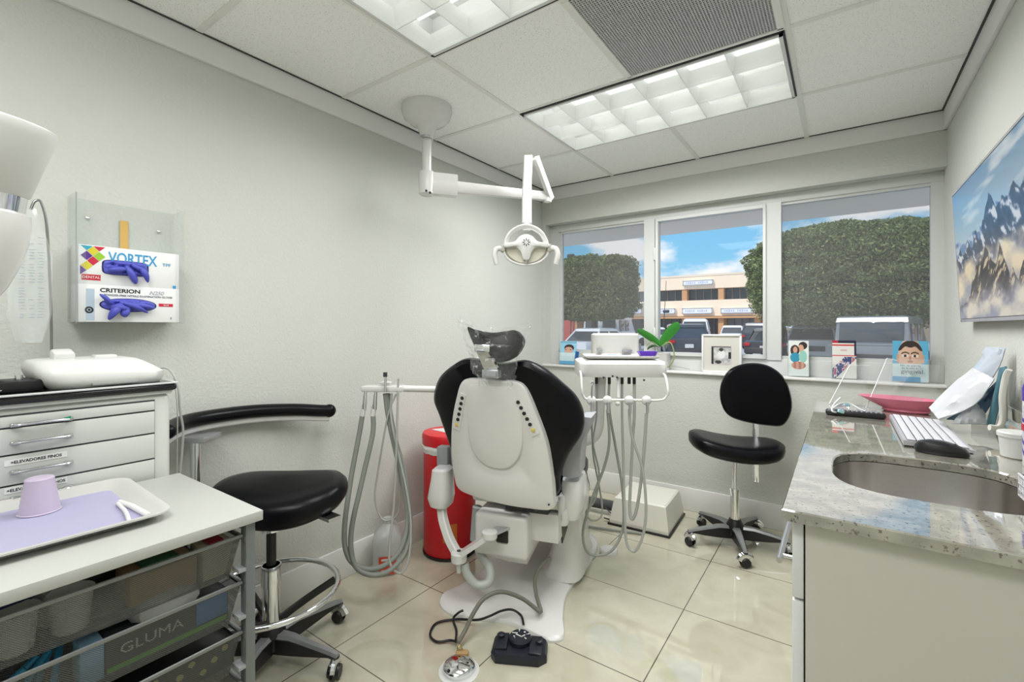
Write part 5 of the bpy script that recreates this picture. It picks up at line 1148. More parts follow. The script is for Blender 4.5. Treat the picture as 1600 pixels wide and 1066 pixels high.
# ================================================================== television
TM = Matrix.Translation((.412, 0, 0))
tvt = thing('television', 'flat television showing snowy peaks above clouds, mounted on the right wall', 'television', (0, 0, 0))
bl, tl_, nr = Vector((.414, 2.70, 1.27)), Vector((.386, 2.70, 1.81)), Vector((.420, 1.74, 1.27))
U_ = (tl_ - bl).normalized(); Rr = (nr - bl).normalized(); Nn = Rr.cross(U_)   # Rr runs toward the camera
if Nn.x > 0: Nn = -Nn
hT = (tl_ - bl).length; wT = .965
def tvp(u, v, d_=0): return bl + Rr * u + U_ * v + Nn * d_
def tvbox(u0, v0, u1, v1, d0_, d1_, nm, m_):
    return MB().loft([[tvp(u0, v0, d0_), tvp(u1, v0, d0_), tvp(u1, v1, d0_), tvp(u0, v1, d0_)], [tvp(u0, v0, d1_), tvp(u1, v0, d1_), tvp(u1, v1, d1_), tvp(u0, v1, d1_)]]).build(nm, m_, tvt, False)
tvbox(0, 0, wT, hT, -.022, 0, 'back_panel', BLK)
bz = MB()
for u0, v0, u1, v1 in ((0, 0, wT, .012), (0, hT - .008, wT, hT), (0, 0, .006, hT), (wT - .006, 0, wT, hT)):
    bz.loft([[tvp(u0, v0, -.004), tvp(u1, v0, -.004), tvp(u1, v1, -.004), tvp(u0, v1, -.004)], [tvp(u0, v0, .004), tvp(u1, v0, .004), tvp(u1, v1, .004), tvp(u0, v1, .004)]])
bz.build('bezel', mat('silver_bezel', (.68, .68, .70), .25, .6), tvt, False)
MB().box((.437, 2.2, 1.52), (.024, .3, .25)).build('wall_mount', DKGREY, tvt, False)
def fb(x, y, s): 
    return noise.fractal(Vector((x * s, y * s, s * .37)), 1.0, 2.0, 6)
def lerp3(a, b_, t): t = max(0, min(1, t)); return tuple(a[i] + (b_[i] - a[i]) * t for i in range(3))
def ridge(u, peaks, base_, s, amp):
    h = base_ + amp * .35 * fb(u, 1.7, s)
    for pu, ph, pw in peaks: h = max(h, ph - abs(u - pu) / pw + .022 * fb(u, 9.1, s * 2.2) - .01)
    return h
def mount(u, v):
    sky = lerp3((.42, .55, .62), (.09, .24, .42), (v - .55) / .5); cl = fb(u * .6, v * 2.2, 4.2); sky = lerp3(sky, (.58, .66, .70), (cl + .05) * 1.6)
    c = sky
    r0 = ridge(u, [(.62, .72, 1.9), (.78, .70, 2.2)], .60, 7, .12)
    if v < r0: c = lerp3((.10, .20, .38), (.45, .55, .66), fb(u, v, 18) * 2 + .2)
    r1 = ridge(u, [(.57, .80, .60), (.47, .66, .55), (.36, .63, .5), (.22, .60, .6), (.08, .56, .7), (.84, .74, 1.2), (.72, .72, 1.5), (.97, .78, .8)], .50, 8, .08)
    if v < r1:
        e = fb(u * 1.2 + v * .5, v * .9, 13); c = lerp3((.006, .018, .06), (.04, .075, .16), e + .45)
        if e > .20: c = lerp3(c, (.66, .68, .72), (e - .20) * 4)
    fog = fb(u, v * 1.5, 5); fl = .47 + .06 * fb(u, 3.3, 5)
    if v < fl: c = lerp3(c, lerp3((.30, .32, .38), (.82, .70, .48), .55 + fog * 1.2), (fl - v) * 9 + fog * .6)
    r2 = ridge(u, [(.48, .48, .75), (.40, .43, .8), (.34, .38, .5), (.66, .45, .42), (.26, .30, .5), (.78, .28, .5), (.88, .31, .5)], .14, 8, .14)
    if v < r2:
        e = fb(u * 1.4 - v, v * .8, 18); c = lerp3((.012, .015, .03), (.06, .055, .055), e + .4)
        if e > .26: c = lerp3(c, (.62, .52, .34), (e - .26) * 4)
    f2 = .20 + .10 * fb(u, 6.1, 4)
    if v < f2: c = lerp3(c, lerp3((.34, .35, .42), (.78, .72, .60), .4 + fog * 1.4), (f2 - v) * 7 + fog * .5)
    return c
sc_o = tvp(.008, .014, .003)
picture('screen', sc_o, Rr, U_, wT - .016, hT - .024, 300, 168, mount, tvt, emis=.62, rough=.2)
# ================================================================== things on the window sill
SZ = WZ0 + .0005
def faceblob(u, v, cu, cv_, r): return ((u - cu) ** 2 + (v - cv_) ** 2) < r * r
SKIN = (.62, .36, .24)
def man(u, v):
    c = (.12, .45, .68)
    fx = (u - .50) / .34; fy = (v - .62) / .46
    if fx * fx + fy * fy < 1 and v > .40: c = lerp3(SKIN, (.75, .50, .38), .5 + .5 * math.sin(u * 5))
    hairline = .87 + .03 * math.sin(u * 22)
    if fx * fx + ((v - .66) / .34) ** 2 < 1.08 and v > hairline - .28 * abs(u - .5) ** 1.0: c = (.035, .025, .02)
    if abs(fx) > .93 and abs(fx) < 1.12 and .46 < v < .66: c = SKIN
    for e in (.36, .63):
        if abs(u - e) < .085 and abs(v - .635) < .028: c = (.80, .76, .72)
        if abs(u - e) < .034 and abs(v - .635) < .028: c = (.05, .03, .02)
        if abs(u - e) < .11 and abs(v - .70 - .02 * math.cos((u - e) * 20)) < .016: c = (.06, .04, .03)
    if abs(u - .5) < .03 and .50 < v < .62: c = (.50, .26, .17)
    if abs(u - .5) < .07 and abs(v - .49) < .02: c = (.38, .18, .12)
    if v < .44: c = (.62, .76, .80)
    if v < .12 and u < .78: c = (.03, .28, .55)
    return c
def couple(u, v):
    c = (.75, .80, .76)
    if (u - .72) ** 2 / .045 + (v - .86) ** 2 / .012 < 1: c = (.03, .015, .02)
    if (u - .62) ** 2 / .02 + (v - .78) ** 2 / .012 < 1: c = SKIN
    if (u - .32) ** 2 / .05 + (v - .72) ** 2 / .025 < 1: c = (.04, .02, .02)
    if (u - .34) ** 2 / .012 + (v - .74) ** 2 / .008 < 1: c = SKIN
    if (u - .33) ** 2 / .06 + (v - .52) ** 2 / .02 < 1: c = (.03, .28, .42)
    if (u - .72) ** 2 / .04 + (v - .55) ** 2 / .03 < 1: c = (.30, .58, .50)
    if (u - .5) ** 2 / .13 + (v - .30) ** 2 / .012 < 1: c = lerp3(SKIN, (.45, .12, .10), .5 + .5 * math.sin(u * 25))
    if u < .06 or v < .16: c = (.72, .76, .74)
    return c
def redcard(u, v):
    c = (.78, .76, .72)
    if v > .93: c = (.02, .02, .05) if u > .25 else (.5, .02, .05)
    if .85 < v < .90: c = (.62, .06, .06)
    if .585 < v < .61: c = (.62, .06, .06)
    if u > .92 and v > .6: c = (.02, .02, .05)
    if abs(v - .74) < .02 and .35 < u < .62: c = (.65, .45, .42)
    d_ = v - (.08 + u * .62)
    if abs(d_) < .17 and v < .57:
        k = fb(u, v, 7); c = (.06, .08, .20) if k > .12 else ((.45, .10, .16) if k < -.12 else (.70, .66, .70))
    return c
def mom(u, v):
    c = (.30, .62, .80)
    if v > .90: c = (.20, .45, .60)
    if (u - .55) ** 2 / .09 + (v - .70) ** 2 / .025 < 1: c = (.04, .02, .02)
    if (u - .52) ** 2 / .07 + (v - .60) ** 2 / .022 < 1: c = (.66, .40, .30)
    if abs(v - .63) < .02 and abs(abs(u - .5) - .14) < .05: c = (.10, .04, .03)
    if v < .50: c = (.60, .75, .80)
    if v < .14: c = (.05, .35, .60)
    return c
def holder(label, x, w_h, h, fn, lean_=.02, wd=None, rz=0, body=(.7, .8, .82)):
    t = thing('brochure_holder', label, 'brochure', (x, 3.338, SZ), rz, 'brochure stands on the window sill')
    picture('brochure', (-w_h / 2, -.012, .006), (1, 0, 0), (0, lean_, h), w_h, h, 90, 120, fn, t, rough=.35)
    m = MB(); m.box((0, .012, h * .45), (w_h, .004, h * .9), rot=(-lean_, 0, 0)).box((0, -.02, h * .2), (w_h + .006, .003, h * .38)).box((0, -.003, .003), (w_h + .006, .035, .004))
    for s_ in (-1, 1): m.box((s_ * (w_h / 2 + .002), -.004, h * .25), (.003, .032, h * .5))
    m.build('clear_stand', clear('stand_acrylic', (.975, .99, .99), .03, .05, .01), t, False); return t
holder('blue brochure stand with a woman\'s face at the left end of the window sill', -1.80, .14, .185, mom, rz=.1)
s_ = MB().box((0, 0, .055), (.03, .004, .11), rot=(0, .15, 0)).build('card', mat('deep_blue_card', (.01, .12, .38), .4)); s_.location = (-1.722, 3.33, SZ); tag(s_, 'narrow deep blue card leaning beside the leftmost brochure stand', 'card')
holder('brochure stand with a photo of two people on the window sill behind the black stool', -.215, .105, .215, couple, .015, rz=.1)
holder('brochure stand with a red striped card between two other stands on the window sill', .012, .115, .22, redcard, .015, rz=.12)
hm_ = holder('light blue brochure stand with a man\'s face above the word gingival', .305, .150, .222, man, .0)
INKM = mat('ink_dark', (.03, .035, .045), .6)
text('gingival.', .030, (.010, -.0235, .062), (1, 0, 0), (0, 0, 1), INKM, hm_, 'lettering', sx=1.08, ext=.0003)
text('No se pierda', .0155, (.0, -.0235, .094), (1, 0, 0), (0, 0, 1), INKM, hm_, 'small_lettering', sx=1.05, ext=.0003); text('de la salud', .0150, (-.005, -.0235, .080), (1, 0, 0), (0, 0, 1), INKM, hm_, 'small_lettering', sx=1.05, ext=.0003)
# photo frame
pf = thing('photo_frame', 'white picture frame with a small black and white photo on the window sill', 'picture frame', (-.650, 3.325, SZ), math.radians(3))
W2, H2 = .122, .256
fm_ = MB()
for a, b_ in (((-W2, 0), (-W2 + .013, H2)), ((W2 - .013, 0), (W2, H2)), ((-W2, 0), (W2, .013)), ((-W2, H2 - .013), (W2, H2))): fm_.box2((a[0], -.010, a[1]), (b_[0], .012, b_[1]), .003)
fm_.build('frame', mat('frame_white', (.76, .77, .76), .3), pf)
MB().box2((-W2 + .01, -.002, .01), (W2 - .01, .006, H2 - .01)).build('mat_board', mat('cream_mat', (.62, .61, .55), .8), pf, False)
def bw_(u, v):
    k = .55 + .3 * fb(u, v, 3)
    if (u - .52) ** 2 / .035 + (v - .55) ** 2 / .06 < 1: k = .75
    if (u - .5) ** 2 / .012 + (v - .82) ** 2 / .010 < 1: k = .04
    if u < .12 or (u > .86 and .3 < v < .7): k = .03
    if (u - .35) ** 2 / .03 + (v - .12) ** 2 / .01 < 1: k = .05
    if v > .93: k = .1
    return (k, k, k)
picture('photo', (-.061, -.0035, .058), (1, 0, 0), (0, 0, 1), .120, .118, 40, 40, bw_, pf)
MB().box((0, .045, .08), (.05, .003, .16), rot=(-.45, 0, 0)).build('easel_leg', DKGREY, pf)
# orchid
op = thing('potted_orchid', 'green orchid leaves in a small white pot on the window sill beside the delivery unit', 'plant', (-1.035, 3.32, SZ))
MB().loft([rr(0, 0, .040, .035, 0, p=5), rr(0, 0, .047, .040, .115, p=5), rr(0, 0, .050, .042, .12, p=5), rr(0, 0, .043, .036, .12, p=5), rr(0, 0, .040, .034, .10, p=5)]).build('pot', WHITE, op)
LF = mat('orchid_leaf', (.035, .22, .03), .35, var=.25, vscale=12); LF2 = mat('pale_root', (.28, .36, .12), .5)
def leaf(pts, w_l, nm='leaf', m_=None):
    P = smoothpts(pts, 6); g_ = []
    for i, p in enumerate(P):
        t = i / (len(P) - 1); w_ = w_l * (math.sin(PI * (t * .86 + .10)) ** .8); d_ = (P[min(i + 1, len(P) - 1)] - P[max(i - 1, 0)]).normalized(); s_ = d_.cross(Vector((0, 1, 0.35))).normalized()
        g_.append([p + s_ * w_ * k + Vector((0, .006 * (abs(k)), 0)) for k in (-1, -.5, 0, .5, 1)])
    m = MB(); m.sheet(g_); m.sheet([[p + Vector((0, .0015, 0)) for p in r] for r in g_]); return m.build(nm, m_ or LF, op)
o_y = 3.32
def Lf(x, y, dy=0): return onY(x, y, o_y + dy) - Vector((-1.035, 3.32, SZ))
leaf([Lf(1032, 540), Lf(1024, 533), Lf(1012, 525), Lf(1000, 518), Lf(996, 515)], .028)
leaf([Lf(1032, 540), Lf(1038, 530), Lf(1048, 518), Lf(1058, 508), Lf(1061, 506)], .034)
leaf([Lf(1031, 541), Lf(1032, 532), Lf(1036, 525), Lf(1040, 523)], .008)
leaf([Lf(1031, 542), Lf(1022, 540), Lf(1014, 543), Lf(1011, 547)], .008, 'leaf', mat('dark_leaf', (.03, .10, .03), .4))
for pts in ([(1034, 541), (1046, 535), (1052, 545), (1053, 560), (1048, 570), (1043, 574)], [(1030, 542), (1018, 534), (1010, 541)], [(1034, 542), (1042, 534), (1041, 545)]):
    MB().tube([Lf(x, y, -.045) for x, y in pts], .0042 if len(pts) > 3 else .002, 6, 5).build('root', LF2, op)
MB().tube([onY(x, y, 3.31) - Vector((-1.035, 3.32, SZ)) for x, y in ((1048, 572), (1062, 574), (1078, 577))], .0012, 5, 4).build('twig', mat('twig_brown', (.15, .12, .08), .7), op)
# ================================================================== outside, seen through the window
GZ = -.22
asph = mat('asphalt', (.46, .46, .50), .9, var=.08, vscale=.8)
struct(MB().box2((-60, YB + .2, GZ - .1), (80, 110, GZ)).build('parking_lot', asph, smooth=False))
struct(MB().box2((-60, YB + .21, GZ), (80, 6.2, GZ + .12)).build('sidewalk', mat('concrete', (.5, .5, .48), .9), smooth=False))
ln = MB(); PW = mat('line_paint', (.75, .75, .75), .8)
for i in range(9): x = -24 + i * 3.2; ln.box2((x, 20, GZ), (x + .12, 25.5, GZ + .006))
struct(ln.build('parking_lines', PW, smooth=False))
# two-storey plaza building
BY = 55
PEACH = mat('peach_stucco', (.93, .76, .58), .85); PIER = mat('orange_pier', (.62, .34, .17), .85); DG = mat('dark_glazing', (.06, .075, .09), .15); DGL = mat('pale_glazing', (.25, .31, .36), .2)
bd = thing('plaza_building', 'long two-storey peach shopping plaza with dark window bands across the car park', 'building', (0, BY, GZ))
def bz2(x, y): q = onY(x, y, BY); return q.x, q.z - GZ
x0 = bz2(860, 500)[0] - 10; x1 = bz2(1260, 500)[0] + 45
zr = bz2(1100, 430)[1]; zt1 = bz2(1100, 451)[1]; zb1 = bz2(1100, 469)[1]; zt0 = bz2(1100, 494)[1]
MB().box2((x0, 0, zt1), (x1, 12, zr)).box2((x0, 0, zt0), (x1, 12, zb1)).box2((x0, 2.5, 0), (x1, 12, zt1)).build('wall', PEACH, bd, False)
MB().box2((x0, -.05, zr - .1), (x1, .3, zr + .12)).build('parapet', mat('cream_cap', (.82, .70, .56), .8), bd, False)
pxs = [945, 1069, 1127, 1185, 1243, 1301, 1359, 1417]
for a in range(6):
    xa = bz2(898 + a * 57, 480)[0]; MB().box2((xa - .28, .1, 0), (xa + .28, 2.6, zt1)).build('pier', PIER, bd, False)
for a in range(5):
    xa, xb = bz2(898 + a * 57, 480)[0] + .3, bz2(898 + (a + 1) * 57, 480)[0] - .3
    for za, zb2, nm in ((zb1, zt1, 'window_band'), (0, zt0, 'shop_front')):
        wf = MB().box2((xa, .9 if za else 2.2, za), (xb, 1.1 if za else 2.45, zb2)).build(nm, DG if (a * 3 + (za > 0)) % 4 else DGL, bd, False)
        mm = MB()
        for k in range(5): x = xa + (xb - xa) * k / 4; mm.box2((x - .05, .8 if za else 2.1, za), (x + .05, 1.0 if za else 2.3, zb2))
        mm.build('mullions', mat('bronze_frame', (.20, .17, .15), .5), wf, False)
MB().box2((x0, -.3, zt0 - .25), (x1, 2.5, zt0 - .05)).build('canopy_edge', PIER, bd, False)
SG = mat('sign_face', (.85, .87, .92), .5)
for k, (a, b_, yt, yb) in enumerate(((876, 905, 496, 485), (981, 1006, 480, 474), (973, 1004, 491, 482), (1028, 1056, 491, 482), (1067, 1114, 491, 481), (1127, 1178, 490, 481), (1068, 1115, 447, 437))):
    if k == 0: continue
    xa, za = bz2(a, yt); xb, zb2 = bz2(b_, yb)
    sgn = MB().box2((xa, -.35, za), (xb, -.0, zb2)).build('sign', SG, bd, False)
    fr_ = MB()
    for q0, q1 in (((xa, za), (xb, za + .08)), ((xa, zb2 - .08), (xb, zb2)), ((xa, za), (xa + .08, zb2)), ((xb - .08, za), (xb, zb2))): fr_.box2((q0[0], -.37, q0[1]), (q1[0], -.34, q1[1]))
    fr_.build('sign_border', mat('sign_grey', (.35, .38, .42), .5), sgn, False)
    sm_ = MB(); nn = int((xb - xa) / .26)
    for q in range(nn):
        if q % 6 == 5: continue
        xq = xa + .35 + q * (xb - xa - .6) / nn; hh_ = .14 + .10 * ((q * 7) % 3) / 2; sm_.box2((xq, -.365, (za + zb2) / 2 - hh_ / 2), (xq + .15, -.352, (za + zb2) / 2 + hh_ / 2))
    sm_.build('sign_lettering', mat('sign_text', (.50, .54, .66), .6), sgn, False)
lp = thing('lamp_post', 'thin street lamp post rising beside the orchid through the middle pane', 'lamp post', (0, 0, 0))
q = onY(1041, 439, 40); MB().cyl((q.x - .3, 40, GZ), (q.x, 40, q.z), .04, .02).build('pole', DKGREY, lp); MB().box((q.x, 40, q.z - 2.6), (.5, .2, .25), bev=.04).build('lamp_head', DKGREY, lp)
lp = thing('lamp_post', 'street lamp head peeking over the trimmed tree in the left pane', 'lamp post', (0, 0, 0))
q = onY(892, 400, 30); MB().cyl((q.x, 30, GZ), (q.x, 30, q.z), .04, .03).build('pole', DKGREY, lp); MB().box((q.x, 30, q.z), (.55, .3, .28), bev=.1).build('lamp_head', DKGREY, lp)
rs = MB().box2((0, 0, 0), (2.2, .3, 3.0)).build('red_wall_panel', mat('red_panel', (.55, .10, .08), .7), None, False); q = onY(877, 512, 31); rs.location = (q.x - 1.2, 31, GZ); tag(rs, 'red upright panel behind the white sedan at the left window edge', 'panel')
# ------------------------------------------------------------------ trees
def tree(label, cx, cy, z0, z1, hx, hy, nleaf, ls, cols_, power=3.5, trunk=.12, sd=1, trunks=1, drip=0, core=.74):
    rnd = random.Random(sd); t = thing('tree', label, 'tree', (cx, cy, GZ)); zc = (z0 + z1) / 2 - GZ; hz_ = (z1 - z0) / 2
    for k in range(trunks):
        ox = (k - (trunks - 1) / 2) * hx * .7
        MB().tube([(ox - .1, 0, 0), (ox, .05, (z0 - GZ) * .6), (ox + .15, 0, zc)], trunk, 8, 3).build('trunk', mat('bark', (.12, .085, .06), .9), t)
    me = bpy.data.meshes.new('crown'); V = []; F_ = []; MI = []
    for i in range(nleaf):
        while True:
            d_ = Vector((rnd.gauss(0, 1), rnd.gauss(0, 1), rnd.gauss(0, 1))).normalized()
            if d_.y < .45: break
        s_ = (abs(d_.x) ** power + abs(d_.y) ** power + abs(d_.z) ** power) ** (-1 / power); r = s_ * (1 - .28 * rnd.random() ** 1.6)
        bump = 1 + .10 * noise.noise(Vector((d_.x * 4, d_.y * 4, d_.z * 4 + sd))) + .05 * noise.noise(d_ * 11)
        p = Vector((d_.x * hx, d_.y * hy, d_.z * hz_)) * r * bump; p.z += zc
        if drip and d_.z < -.3: p.z -= drip * rnd.random() ** 2
        a = Vector((rnd.gauss(0, 1), rnd.gauss(0, 1), rnd.gauss(0, 1))).normalized(); b_ = a.cross(Vector((rnd.gauss(0, 1), rnd.gauss(0, 1), rnd.gauss(0, 1)))).normalized(); l_ = ls * rnd.uniform(.6, 1.3)
        k = len(V); V += [p - a * l_, p + b_ * l_ * .42, p + a * l_, p - b_ * l_ * .42]; F_.append((k, k + 1, k + 2, k + 3)); MI.append(min(len(cols_) - 1, int(rnd.random() ** 1.5 * len(cols_))))
    me.from_pydata(V, [], F_)
    for j, c_ in enumerate(cols_): me.materials.append(mat('leaf_%d_%d' % (sd, j), c_, .6, spec=.3))
    for p_, mi in zip(me.polygons, MI): p_.material_index = mi
    o = bpy.data.objects.new('crown', me); C.objects.link(o); o.parent = t
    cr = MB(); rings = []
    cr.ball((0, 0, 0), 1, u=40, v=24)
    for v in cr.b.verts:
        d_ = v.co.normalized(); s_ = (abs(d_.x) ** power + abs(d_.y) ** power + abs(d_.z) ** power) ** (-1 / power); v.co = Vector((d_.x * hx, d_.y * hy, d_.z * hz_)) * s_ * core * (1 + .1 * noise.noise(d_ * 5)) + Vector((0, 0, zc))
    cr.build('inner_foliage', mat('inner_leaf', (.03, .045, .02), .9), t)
GR = [(.15, .19, .07), (.21, .26, .09), (.10, .13, .05), (.30, .35, .13)]
a = onY(868, 512, 22); b_ = onY(992, 512, 22); zt_ = onY(940, 402, 22).z; zb_ = onY(940, 499, 22).z
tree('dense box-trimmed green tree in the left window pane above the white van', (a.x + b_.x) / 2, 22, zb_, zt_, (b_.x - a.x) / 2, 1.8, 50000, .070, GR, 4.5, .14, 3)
YT = 24; a = onY(1168, 512, YT); b_ = onY(1560, 512, YT); zt_ = onY(1340, 338, YT).z; zb_ = onY(1340, 506, YT).z
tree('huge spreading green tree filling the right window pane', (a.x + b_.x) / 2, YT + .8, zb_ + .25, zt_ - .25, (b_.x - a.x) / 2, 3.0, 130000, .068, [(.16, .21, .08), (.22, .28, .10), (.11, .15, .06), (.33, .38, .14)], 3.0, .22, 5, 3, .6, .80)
# ------------------------------------------------------------------ cars
GLS = mat('car_glass', (.05, .06, .075), .05, spec=1.0); TYR = mat('tyre', (.015, .015, .015), .8)
def car(label, px_, py_, Y, w, h, lng, col, rz=0, kind='sedan', cat='car', twin=False):
    q = onZ(px_, 600, GZ) ; q = onY(px_, 511, Y); t = thing('car' if cat == 'car' else 'van', label, cat, (q.x, Y, GZ), rz)
    m_ = mat('car_paint_%s' % '_'.join('%d' % int(c * 100) for c in col), col, .25, coat=.5)
    bh = h * {'sedan': .58, 'suv': .62, 'van': .50}[kind]; gz = .22
    # shape along its length (y), rear faces the camera at y=0
    def sec(y, zt__, k): return [Vector((x * w / 2 * k, y, z)) for x, z in ((-.96, gz), (-1, gz + .12), (-1, bh * .8), (-.94, zt__), (.94, zt__), (1, bh * .8), (1, gz + .12), (.96, gz))]
    MB().loft([sec(0, bh * .93, .93), sec(.12, bh, .98), sec(lng * .5, bh, 1), sec(lng - .5, bh * .9, .98), sec(lng, bh * .75, .9)]).build('body', m_, t)
    c0, c1, c2, c3 = {'sedan': (.55, 1.15, lng * .55, lng * .72), 'suv': (.08, .45, lng * .58, lng * .74), 'van': (.05, .15, lng * .72, lng * .9)}[kind]
    def ring(z, y0_, y1_, k): return [Vector(p) for p in ((-w / 2 * k, y0_, z), (w / 2 * k, y0_, z), (w / 2 * k, y1_, z), (-w / 2 * k, y1_, z))]
    gl_ = MB().loft([ring(bh - .02, c0, c3, .92), ring(h * .90, c1, c2, .80 if kind != 'van' else .88)]).build('windows' if kind != 'van' else 'cabin', GLS if kind != 'van' else m_, t, False)
    if kind == 'van':
        zc_v = (bh + h * .93) / 2
        if twin:
            for sx in (-1, 1): MB().box((sx * w * .235, .085, zc_v), (w * .34, .06, (h * .93 - bh) * .70), rot=(-.10, 0, 0), bev=.03).build('window', GLS, t)
        else: MB().box((0, .06, zc_v + .02), (w * .80, .06, (h * .93 - bh) * .80), rot=(-.12, 0, 0), bev=.03).build('window', GLS, t)
        for sx in (-1, 1):
            for yy in (1.1, 2.4): MB().box((sx * w * .452, yy, zc_v), (.05, 1.0, (h * .93 - bh) * .7), bev=.02).build('window', GLS, t)
    MB().loft([ring(h * .89, c1 - .05, c2 + .05, .83 if kind != 'van' else .9), ring(h * .97, c1 + .02, c2, .78 if kind != 'van' else .88), ring(h, c1 + .15, c2 - .15, .66 if kind != 'van' else .8)]).build('roof', m_, t)
    pl = MB()
    for sx in (-1, 1):
        for (ya, yb2) in ((c0, c1), (c3, c2), ((c0 + c3) / 2, (c1 + c2) / 2)):
            pl.tube([(sx * w / 2 * .925, ya, bh - .02), (sx * w / 2 * (.79 if kind != 'van' else .89), yb2, h * .93)], .04, 6)
    if kind != 'van': pl.build('pillars', m_, t)
    for sx in (-1, 1):
        for y in (.75, lng - .85): MB().lathe([(.1, -.1), (.31, -.1), (.33, -.06), (.33, .06), (.31, .1), (.1, .1)], (sx * (w / 2 - .09), y, .33), (1, 0, 0), seg=20).build('wheel', TYR, t)
    return t, w, h, bh
def rear(t, w, h, bh, plate=True):
    for sx in (-1, 1): MB().box((sx * w * .41, -.02, bh * .80), (w * .16, .08, .16), bev=.03).build('tail_light', mat('tail_red', (.50, .02, .03), .25), t)
    if plate: MB().box((0, -.02, bh * .62), (.36, .04, .17)).build('licence_plate', PLAST, t)
    MB().box((0, -.04, .36), (w * .94, .12, .26), bev=.04).build('bumper', DKGREY, t)
def front(t, w, h, bh):
    MB().box((0, -.02, bh * .55), (w * .55, .06, .22), bev=.02).build('grille', DKGREY, t)
    for sx in (-1, 1): MB().box((sx * w * .40, -.01, bh * .72), (w * .17, .08, .14), bev=.03).build('headlight', mat('lamp_glass', (.7, .72, .75), .1), t)
WHT, SLV, BKC = (.85, .87, .90), (.55, .57, .60), (.05, .06, .08)
c = car('white sedan at the left window edge in front of the red panel', 893, 0, 18.5, 1.75, 1.42, 4.4, WHT, math.radians(-12))
c = car('white passenger van with twin rear windows behind the white sedan', 937, 0, 25.0, 2.2, 2.15, 5.2, WHT, math.radians(8), 'van', 'van', True); rear(*c)
c = car('white car half hidden behind the delivery unit and window mullion', 986, 0, 36, 1.8, 1.45, 4.4, WHT, math.radians(-60))
c = car('dark SUV with red tail lights behind the orchid', 1077, 0, 21.5, 1.8, 1.62, 4.5, BKC, math.radians(22), 'suv'); rear(*c)
c = car('white SUV parked beyond the dark SUV in the middle pane', 1085, 0, 36, 1.95, 2.1, 4.8, WHT, math.radians(10), 'suv'); rear(*c)
c = car('white car above the picture frame far across the lot', 1142, 0, 42, 1.8, 1.6, 4.4, WHT, math.radians(5))
c = car('dark red-lit SUV beside the middle mullion, farther of two dark cars', 1180, 0, 33.5, 1.85, 1.75, 4.5, BKC, math.radians(-8), 'suv'); rear(*c)
c = car('black sedan with pale glass beside the middle mullion, nearer of two dark cars', 1194, 0, 24.5, 1.8, 1.4, 4.4, (.05, .05, .06), math.radians(-5)); rear(*c)
c = car('white car right of the middle mullion in the right pane', 1238, 0, 41, 1.8, 1.55, 4.4, WHT, math.radians(0)); front(*c)
c = car('silver car facing the window in the right pane behind the two-person brochure', 1267, 0, 24, 1.9, 1.55, 4.5, SLV, math.radians(-5), 'suv'); front(*c)
c = car('large grey van under the big tree in the right pane', 1359, 0, 18.5, 2.05, 1.82, 4.6, (.28, .30, .32), math.radians(-12), 'van', 'van'); front(*c)
c = car('white car partly hidden left of the large grey van', 1312, 0, 30, 1.8, 1.5, 4.4, WHT, math.radians(0)); front(*c)
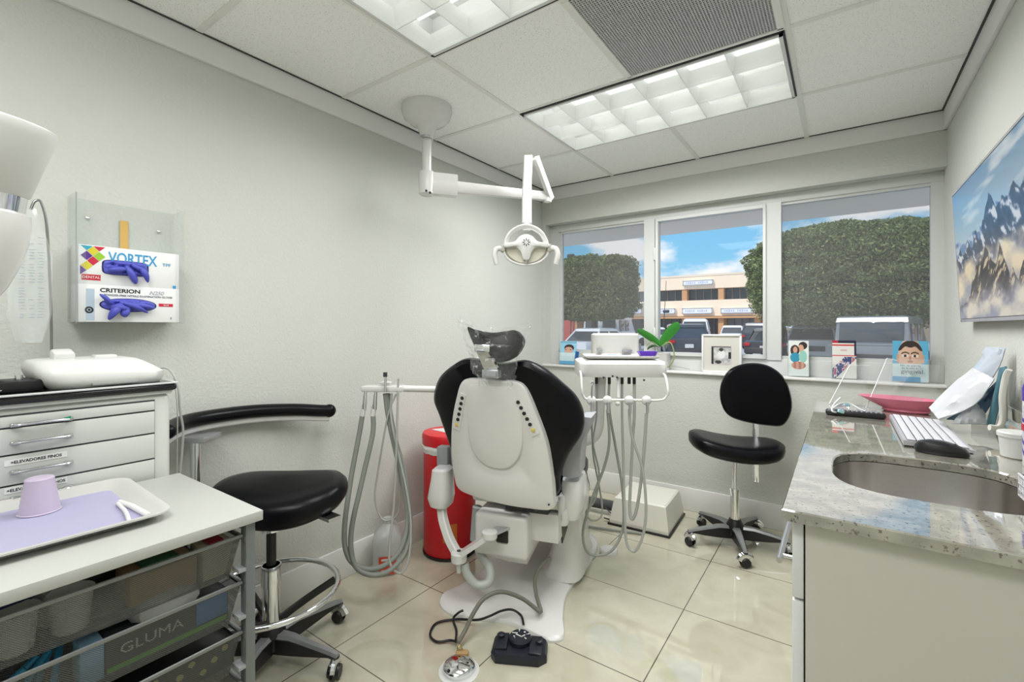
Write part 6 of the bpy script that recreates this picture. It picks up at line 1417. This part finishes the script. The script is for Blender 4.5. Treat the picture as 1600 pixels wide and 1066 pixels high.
# ================================================================== light, sky, camera
w_ = bpy.data.worlds.new('World'); bpy.context.scene.world = w_; w_.use_nodes = True
n = w_.node_tree.nodes; l = w_.node_tree.links; bg = n['Background']
tc = n.new('ShaderNodeTexCoord'); sp = n.new('ShaderNodeSeparateXYZ'); l.new(tc.outputs['Generated'], sp.inputs[0])
rp = n.new('ShaderNodeValToRGB'); e = rp.color_ramp.elements
e[0].position = 0; e[0].color = (.55, .80, .94, 1); e[1].position = .55; e[1].color = (.10, .33, .72, 1)
k = e.new(.14); k.color = (.24, .60, .88, 1)
l.new(sp.outputs['Z'], rp.inputs[0])
mp = n.new('ShaderNodeMapping'); mp.inputs['Scale'].default_value = (1, 1, 2.4); mp.inputs['Location'].default_value = (.9, 1.6, .2)
ns = n.new('ShaderNodeTexNoise'); ns.inputs['Scale'].default_value = 4.6; ns.inputs['Detail'].default_value = 9; ns.inputs['Roughness'].default_value = .55
mq = n.new('ShaderNodeMapping'); mq.inputs['Rotation'].default_value = (0, 0, math.radians(-4)); mq.inputs['Location'].default_value = (0, 0, -.065)
l.new(tc.outputs['Generated'], mq.inputs[0]); l.new(mq.outputs[0], mp.inputs[0]); l.new(mp.outputs[0], ns.inputs['Vector'])
r2 = n.new('ShaderNodeValToRGB'); r2.color_ramp.elements[0].position = .45; r2.color_ramp.elements[1].position = .54; l.new(ns.outputs['Fac'], r2.inputs[0])
mx = n.new('ShaderNodeMix'); mx.data_type = 'RGBA'; l.new(r2.outputs[0], mx.inputs[0]); l.new(rp.outputs[0], mx.inputs[6]); mx.inputs[7].default_value = (1.0, 1.0, 1.0, 1)
l.new(mx.outputs[2], bg.inputs[0]); bg.inputs[1].default_value = .85
su = bpy.data.lights.new('sun', 'SUN'); su.energy = 2.2; su.angle = .01; su.color = (1, .96, .9)
so = bpy.data.objects.new('sun', su); C.objects.link(so); so.rotation_euler = Vector((.35, .75, -1.0)).to_track_quat('-Z', 'Y').to_euler()
cam = bpy.data.cameras.new('camera'); co = bpy.data.objects.new('camera', cam); C.objects.link(co)
co.location = (0, 0, CAMZ); co.rotation_euler = (PI / 2, 0, _yaw)
cam.sensor_width = 36; cam.lens = 730 / 1600 * 36; cam.shift_y = -22 / 1600; cam.clip_start = .02; cam.clip_end = 500
sc = bpy.context.scene; sc.camera = co
vs = sc.view_settings; vs.view_transform = 'Standard'; vs.look = 'None'; vs.gamma = 1; vs.exposure = .28; vs.use_curve_mapping = False
sc.cycles.max_bounces = 10; sc.cycles.transparent_max_bounces = 24; sc.cycles.sample_clamp_indirect = 8; sc.cycles.caustics_refractive = False; sc.cycles.caustics_reflective = False
